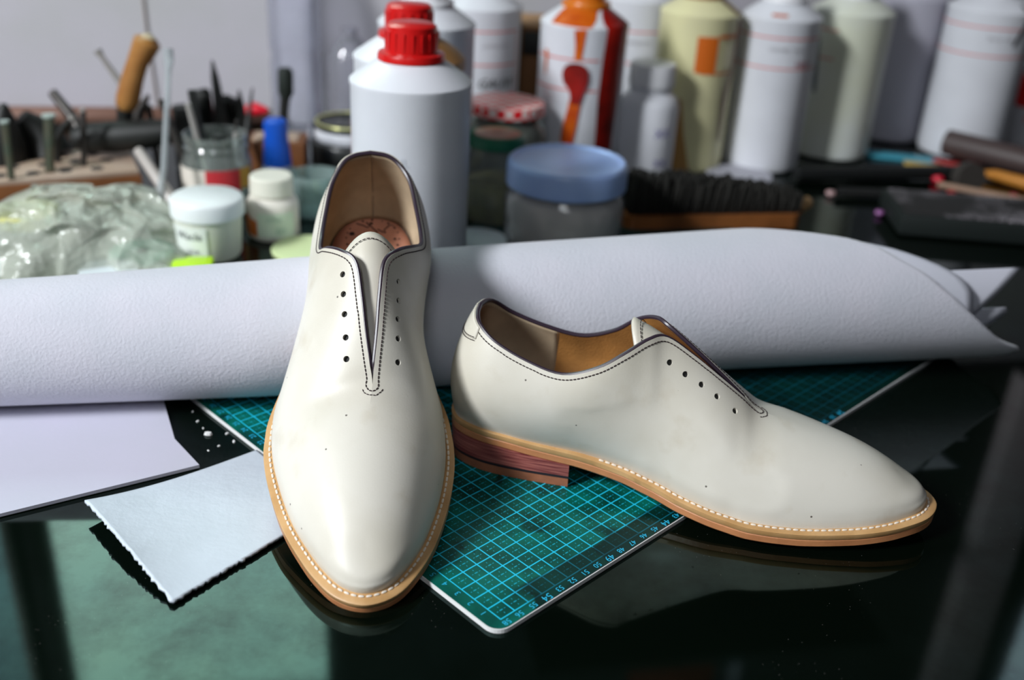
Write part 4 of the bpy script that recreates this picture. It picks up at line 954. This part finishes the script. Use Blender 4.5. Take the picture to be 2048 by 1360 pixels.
# ---- crumpled plastic bag
def bag():
    from mathutils import noise
    v = []; NU, NV_ = 150, 110
    def P(u, t, sgn):
        x = -.500 + .205 * u; y = .785 + .115 * t
        e = (4 * u * (1 - u)) ** .45 * (4 * t * (1 - t)) ** .40
        hgt = .030 + .016 * math.sin(3.0 * u) + .026 * t
        q = Vector((x * 16, y * 16, 3.1)); n1 = noise.noise(q); n2 = abs(noise.noise(q * 1.9)); n3 = abs(noise.noise(q * 4.5))
        z = .002 + e * (hgt + .014 * n1 - .014 * n2 - .005 * n3)
        if sgn < 0: z = .0012 + e * .002
        sx = .016 * noise.noise(Vector((u * 6, t * 6, 8))); sy = .016 * noise.noise(Vector((u * 6, t * 6, 18)))
        edge = .010 * noise.noise(Vector((u * 9, t * 9, 4)))
        return (x + sx + edge, y + sy + edge + .10 * (u - .5) * .35, max(z, .001))
    for sgn in (1, -1):
        for i in range(NU):
            for j in range(NV_): v.append(P(i / (NU - 1), j / (NV_ - 1), sgn))
    f = grid_faces(NU, NV_) + [q[::-1] for q in grid_faces(NU, NV_, NU * NV_)]
    return MB().add(v, f)
M_bag = clear_mat('crinkled_polythene', (.95, .97, .94), .60, .16, (.85, .90, .78), .8, 45)
setp(bag().obj('plastic_bag', M_bag, weld=.0002, sharp=None), 'crumpled transparent plastic bag lying at the left between the roll and the tool block', 'bag')
t = thing('glass_jar', 'glass jar with a yellow-green lid showing through the plastic bag at the left edge', 'jar', (-.4300, .840, 0))
MB().add(*lathe([(0, .001), (.026, .001), (.028, .004), (.028, .030), (.025, .034), (0, .034)], 40)).obj('glass_body', clear_mat('greyish_glass', (.8, .85, .82), .6, .08, (.4, .42, .38)), t)
MB().add(*lathe([(0, .044), (.026, .044), (.028, .042), (.028, .033), (0, .033)], 40)).obj('lid', mat('olive_yellow', (.50, .50, .20), .4), t)

# ---- right-hand clutter
bs = thing('shoe_brush', 'long shoe brush with dark bristles and an orange-brown wooden back, behind the roll', 'brush', (.2020, 1.030, 0), (0, 0, math.radians(12)))
MB().add(*prism(rrect(-.100, -.020, .095, .012, .012), .001, .016)).obj('wooden_back', mat('brush_wood', (.26, .09, .025), .4, var=.4, vscale=30), bs)
random.seed(21)
br = MB()
for i in range(62):
    for j in range(9):
        x = -.092 + i * .0030 + random.uniform(-.0012, .0012); y = -.012 + j * .0034 + random.uniform(-.001, .001); lx = random.uniform(-.003, .005); h = random.uniform(.034, .044) * (1 - .45 * (i / 61) ** 2)
        br.add(*tube([(x, y, .014), (x + lx, y + random.uniform(-.002, .002), .014 + h)], [.0018, .0020], 5))
br.obj('bristles', mat('dark_bristles', (.007, .006, .004), .9), bs)
MB().add(*lathe([(0, 0), (.009, .001), (.0065, .013), (0, .018)], 16)).obj('pale_tip', mat('pale_horn', (.40, .24, .11), .5), bs, (.098, .002, .018), (0, 1.2, 0))
pd = thing('abrasive_pad', 'black rubbing pad dusted with pale grey powder, behind the right end of the roll', 'pad', (.5080, 1.065, 0), (0, 0, math.radians(-4)))
def dust_mat():
    m = bpy.data.materials.new('dusted_black'); m.use_nodes = True; nt = m.node_tree; N = nt.nodes; L = nt.links; b = N['Principled BSDF']
    tc = N.new('ShaderNodeTexCoord'); a = N.new('ShaderNodeTexNoise'); a.inputs['Scale'].default_value = 14; a.inputs['Detail'].default_value = 3
    c = N.new('ShaderNodeTexNoise'); c.inputs['Scale'].default_value = 420; c.inputs['Detail'].default_value = 2
    L.new(tc.outputs['Object'], a.inputs['Vector']); L.new(tc.outputs['Object'], c.inputs['Vector'])
    r1 = N.new('ShaderNodeValToRGB'); r1.color_ramp.elements[0].position = .42; r1.color_ramp.elements[1].position = .62; L.new(a.outputs['Fac'], r1.inputs['Fac'])
    r2 = N.new('ShaderNodeValToRGB'); r2.color_ramp.elements[0].position = .42; r2.color_ramp.elements[1].position = .66; L.new(c.outputs['Fac'], r2.inputs['Fac'])
    ml = N.new('ShaderNodeMath'); ml.operation = 'MULTIPLY'; L.new(r1.outputs['Color'], ml.inputs[0]); L.new(r2.outputs['Color'], ml.inputs[1])
    mx = N.new('ShaderNodeMix'); mx.data_type = 'RGBA'; mx.inputs[6].default_value = (.012, .011, .011, 1); mx.inputs[7].default_value = (.42, .38, .42, 1)
    L.new(ml.outputs[0], mx.inputs[0]); L.new(mx.outputs[2], b.inputs['Base Color']); b.inputs['Roughness'].default_value = .8; return m
MB().add(*box(0, 0, .013, .21, .095, .022, .003)).obj('pad_body', mat('pad_black', (.006, .010, .009), .6), pd)
MB().add(*box(0, 0, .0245, .20, .086, .002, .0006)).obj('dusty_face', dust_mat(), pd)
rod('cardboard_tube', 'dark brown cardboard tube lying at the right edge in front of the rightmost bottle', 'tube', [(.552, 1.325, .028), (.640, 1.235, .028), (.74, 1.14, .028)], [.0165, .0165, .0165], mat('dark_brown_tube', (.060, .040, .038), .5), 24,
    extra=[('open_end', [(.5510, 1.3260, .028), (.5522, 1.3248, .028)], .0135, M_black_hole)])
rod('wooden_stick', 'thin pale wooden stick lying beside the dusted pad', 'stick', [(.4950, 1.185, .012), (.560, 1.150, .012), (.700, 1.08, .012)], [.0040, .0040, .0035], mat('pale_stick', (.30, .19, .13), .6))
rod('orange_tool', 'orange wooden-handled tool at the right edge behind the stick', 'tool', [(.5780, 1.262, .008), (.5900, 1.250, .009), (.625, 1.212, .009), (.68, 1.155, .009)], [.003, .0070, .0082, .0082], mat('amber_wood', (.50, .20, .03), .4), 14)
setp(MB().add(*lathe([(0, -.008), (.018, -.008), (.019, 0), (.018, .008), (0, .008)], 32)).obj('rubber_wheel', mat('dull_rubber', (.035, .03, .026), .7), None, (.5330, 1.195, .0195), (PI / 2 - .2, 0, .2)), 'dull dark round rubber wheel standing among the coloured packets', 'wheel')
def packet(label, x, y, rot, sx, sy, col, z=.002, cat='packet'):
    m_ = mat('packet_' + label.split()[0], col, .4)
    o = MB().add(*box(0, 0, 0, sx, sy, .0035, .001)).obj('foil_packet', m_, None, (x, y, z), (0.03, 0.02, rot)); setp(o, label, cat, 'small coloured packets and scraps at the right')
packet('turquoise strip of packaging in front of the grey bottle', .5050, 1.335, -.10, .100, .022, (.06, .34, .45))
packet('cyan strip of packaging crossing towards the dark tube', .5780, 1.345, -.75, .055, .016, (.05, .38, .50), .006)
packet('yellow paper scrap lying below the turquoise strip', .5250, 1.300, -.25, .060, .014, (.55, .38, .10))
packet('lilac scrap at the left end of the coloured pile', .4880, 1.275, .3, .030, .020, (.48, .36, .60))
packet('pink scrap in the middle of the coloured pile', .5300, 1.262, .1, .034, .018, (.55, .30, .34))
packet('red strip behind the dark rubber wheel', .5620, 1.300, -.5, .060, .012, (.42, .03, .03), .006)
def bead(label, x, y, r, col):
    o = MB().add(*lathe([(0, -r * .6), (r * .8, -r * .4), (r, 0), (r * .8, r * .4), (0, r * .6)], 14)).obj('bead', mat('bead_' + label.replace(' ', '_')[:12], col, .3), None, (x, y, r * .6 + .001)); setp(o, label, 'bead', 'small beads and tacks scattered at the right')
bead('bright red bead left of the rubber wheel', .5130, 1.232, .0075, (.75, .01, .04))
bead('bright red bead in front of the rubber wheel', .5080, 1.172, .0062, (.72, .01, .03))
bead('green bead right of the rubber wheel', .5640, 1.165, .0065, (.01, .22, .12))
bead('pale pink bead beside the green bead', .5560, 1.175, .0050, (.60, .20, .28))
bead('pink-red bead near the right end of the stick', .6050, 1.128, .0080, (.65, .05, .09))
bead('dark red bead left of the pink-red bead', .5900, 1.130, .0055, (.35, .02, .03))
bead('crimson bead right of the green bead, farther back', .5860, 1.182, .0055, (.45, .02, .05))
bead('violet bead on the dark table left of the dusted pad', .3990, 1.090, .0050, (.32, .10, .32))
bead('pale rose bead lying alone between the brush and the stick', .3600, 1.150, .0058, (.45, .28, .28))
random.seed(9)
M_crumb = mat('white_crumb', (.8, .8, .8), .7)
for i, (cx, cy, cr_) in enumerate([(-.1935, .5625, .0022), (-.2050, .5780, .0009), (-.1990, .5700, .0007), (-.1860, .5760, .0008), (-.1820, .5650, .0010), (-.1750, .5560, .0011), (-.1900, .5880, .0010), (-.1960, .5930, .0008),
                                 (-.2020, .5990, .0009), (-.2080, .6040, .0008), (-.1830, .5500, .0008), (-.2120, .5900, .0007), (-.1880, .5440, .0007), (-.1700, .5640, .0008), (-.1785, .5730, .0007)]):
    o = MB().add(*lathe([(0, -cr_ * .5), (cr_, -cr_ * .3), (cr_ * .8, cr_ * .4), (0, cr_ * .5)], 7)).obj('crumb', M_crumb, None, (cx, cy, cr_ * .5), (0, 0, i)); o.scale = (1.3, .8, 1)
    setp(o, 'tiny white crumb on the black table beside the corner of the cutting mat' if i else 'largest white crumb on the black table between the flat sheet and the mat', 'crumb', 'white crumbs on the table' )
rod('black_marker', 'long black marker lying on the dark table, pale rose bead at its tip', 'marker', [(.367, 1.150, .0065), (.450, 1.155, .0065), (.47, 1.156, .0065)], .0058, mat('marker_black', (.010, .010, .010), .5))
rod('black_bar', 'black metal bar lying in front of the white bottles at the right', 'bar', [(.330, 1.200, .010), (.48, 1.235, .010), (.56, 1.25, .010)], .0095, mat('bar_black', (.006, .007, .007), .5))
disc('white saucer lying at the foot of the red-lined bottle right of the yellowed one', .2620, 1.200, .001, .040, .006, mat('grey_white_saucer', (.42, .42, .48), .5), name='saucer', cat='saucer')
t = thing('shade_panel', 'black panel added to stand in for shade behind the right-hand bottles', 'shade panel', (.33, 1.440, 0), (0, 0, WR))  # added dark panel that stands in for the shade between these bottles
MB().add(*box(0, 0, .05, .24, .02, .100, .004)).obj('body', mat('shade_black', (.004, .008, .006), .6), t)
# ---- wall: paper packet at upper left, cord
t = thing('hanging_board', 'brown and purple board hanging at the upper left corner of the wall', 'board', (-.730, 1.235, 0), (0, 0, WR))
pts_ = [(-.10, .30), (.030, .30), (-.012, .145), (-.035, .075), (-.10, .06)]
MB().add([(x, 0, z) for x, z in pts_] + [(x, .006, z) for x, z in pts_], [(0, 1, 2, 3, 4), (9, 8, 7, 6, 5)] + [(i, (i + 1) % 5, 5 + (i + 1) % 5, 5 + i) for i in range(5)]).obj('brown_face', mat('board_brown', (.33, .20, .13), .6, var=.4, vscale=30), t, smooth=False)
pts_ = [(-.10, .115), (-.024, .112), (-.036, .074), (-.10, .055)]
MB().add([(x, -.0012, z) for x, z in pts_] + [(x, -.0002, z) for x, z in pts_], [(0, 1, 2, 3), (7, 6, 5, 4)] + [(i, (i + 1) % 4, 4 + (i + 1) % 4, 4 + i) for i in range(4)]).obj('purple_strip', mat('board_purple', (.42, .28, .62), .5), t, smooth=False)
setp(MB().add(*tube([(-.480, 1.301, .30), (-.478, 1.302, .12), (-.474, 1.303, .02)], .0011, 6)).obj('thin_cord', mat('beige_cord', (.42, .34, .30), .7)), 'thin beige cord hanging down the wall above the awl', 'cord')
rod('wooden_ledge', 'reddish wooden strip along the foot of the wall behind the tools', 'ledge', [(-.78, 1.222, .012), (-.33, 1.312, .012)], .012, mat('reddish_wood', (.20, .10, .07), .6), 8)
# ---- things above, seen only as reflections in the glass
t = thing('wall_shelf', 'dark shelf on the back wall above the bottles', 'shelf', (.36, 1.375, .86), (0, 0, WR))
MB().add(*box(0, 0, 0, .62, .15, .018, .002)).obj('board', M_wall2, t)
mb = MB().add(*box(0, 0, .07, .13, .12, .14, .003)); setp(mb.obj('red_box', mat('dull_red_box', (.30, .04, .02), .6), None, (.31, 1.37, .869)), 'dull red cardboard box on the wall shelf', 'box')
mb = MB().add(*box(0, 0, .045, .05, .08, .09, .003)); setp(mb.obj('white_carton', mat('white_carton', (.6, .55, .62), .6), None, (.405, 1.38, .869)), 'small pale carton on the wall shelf', 'box')
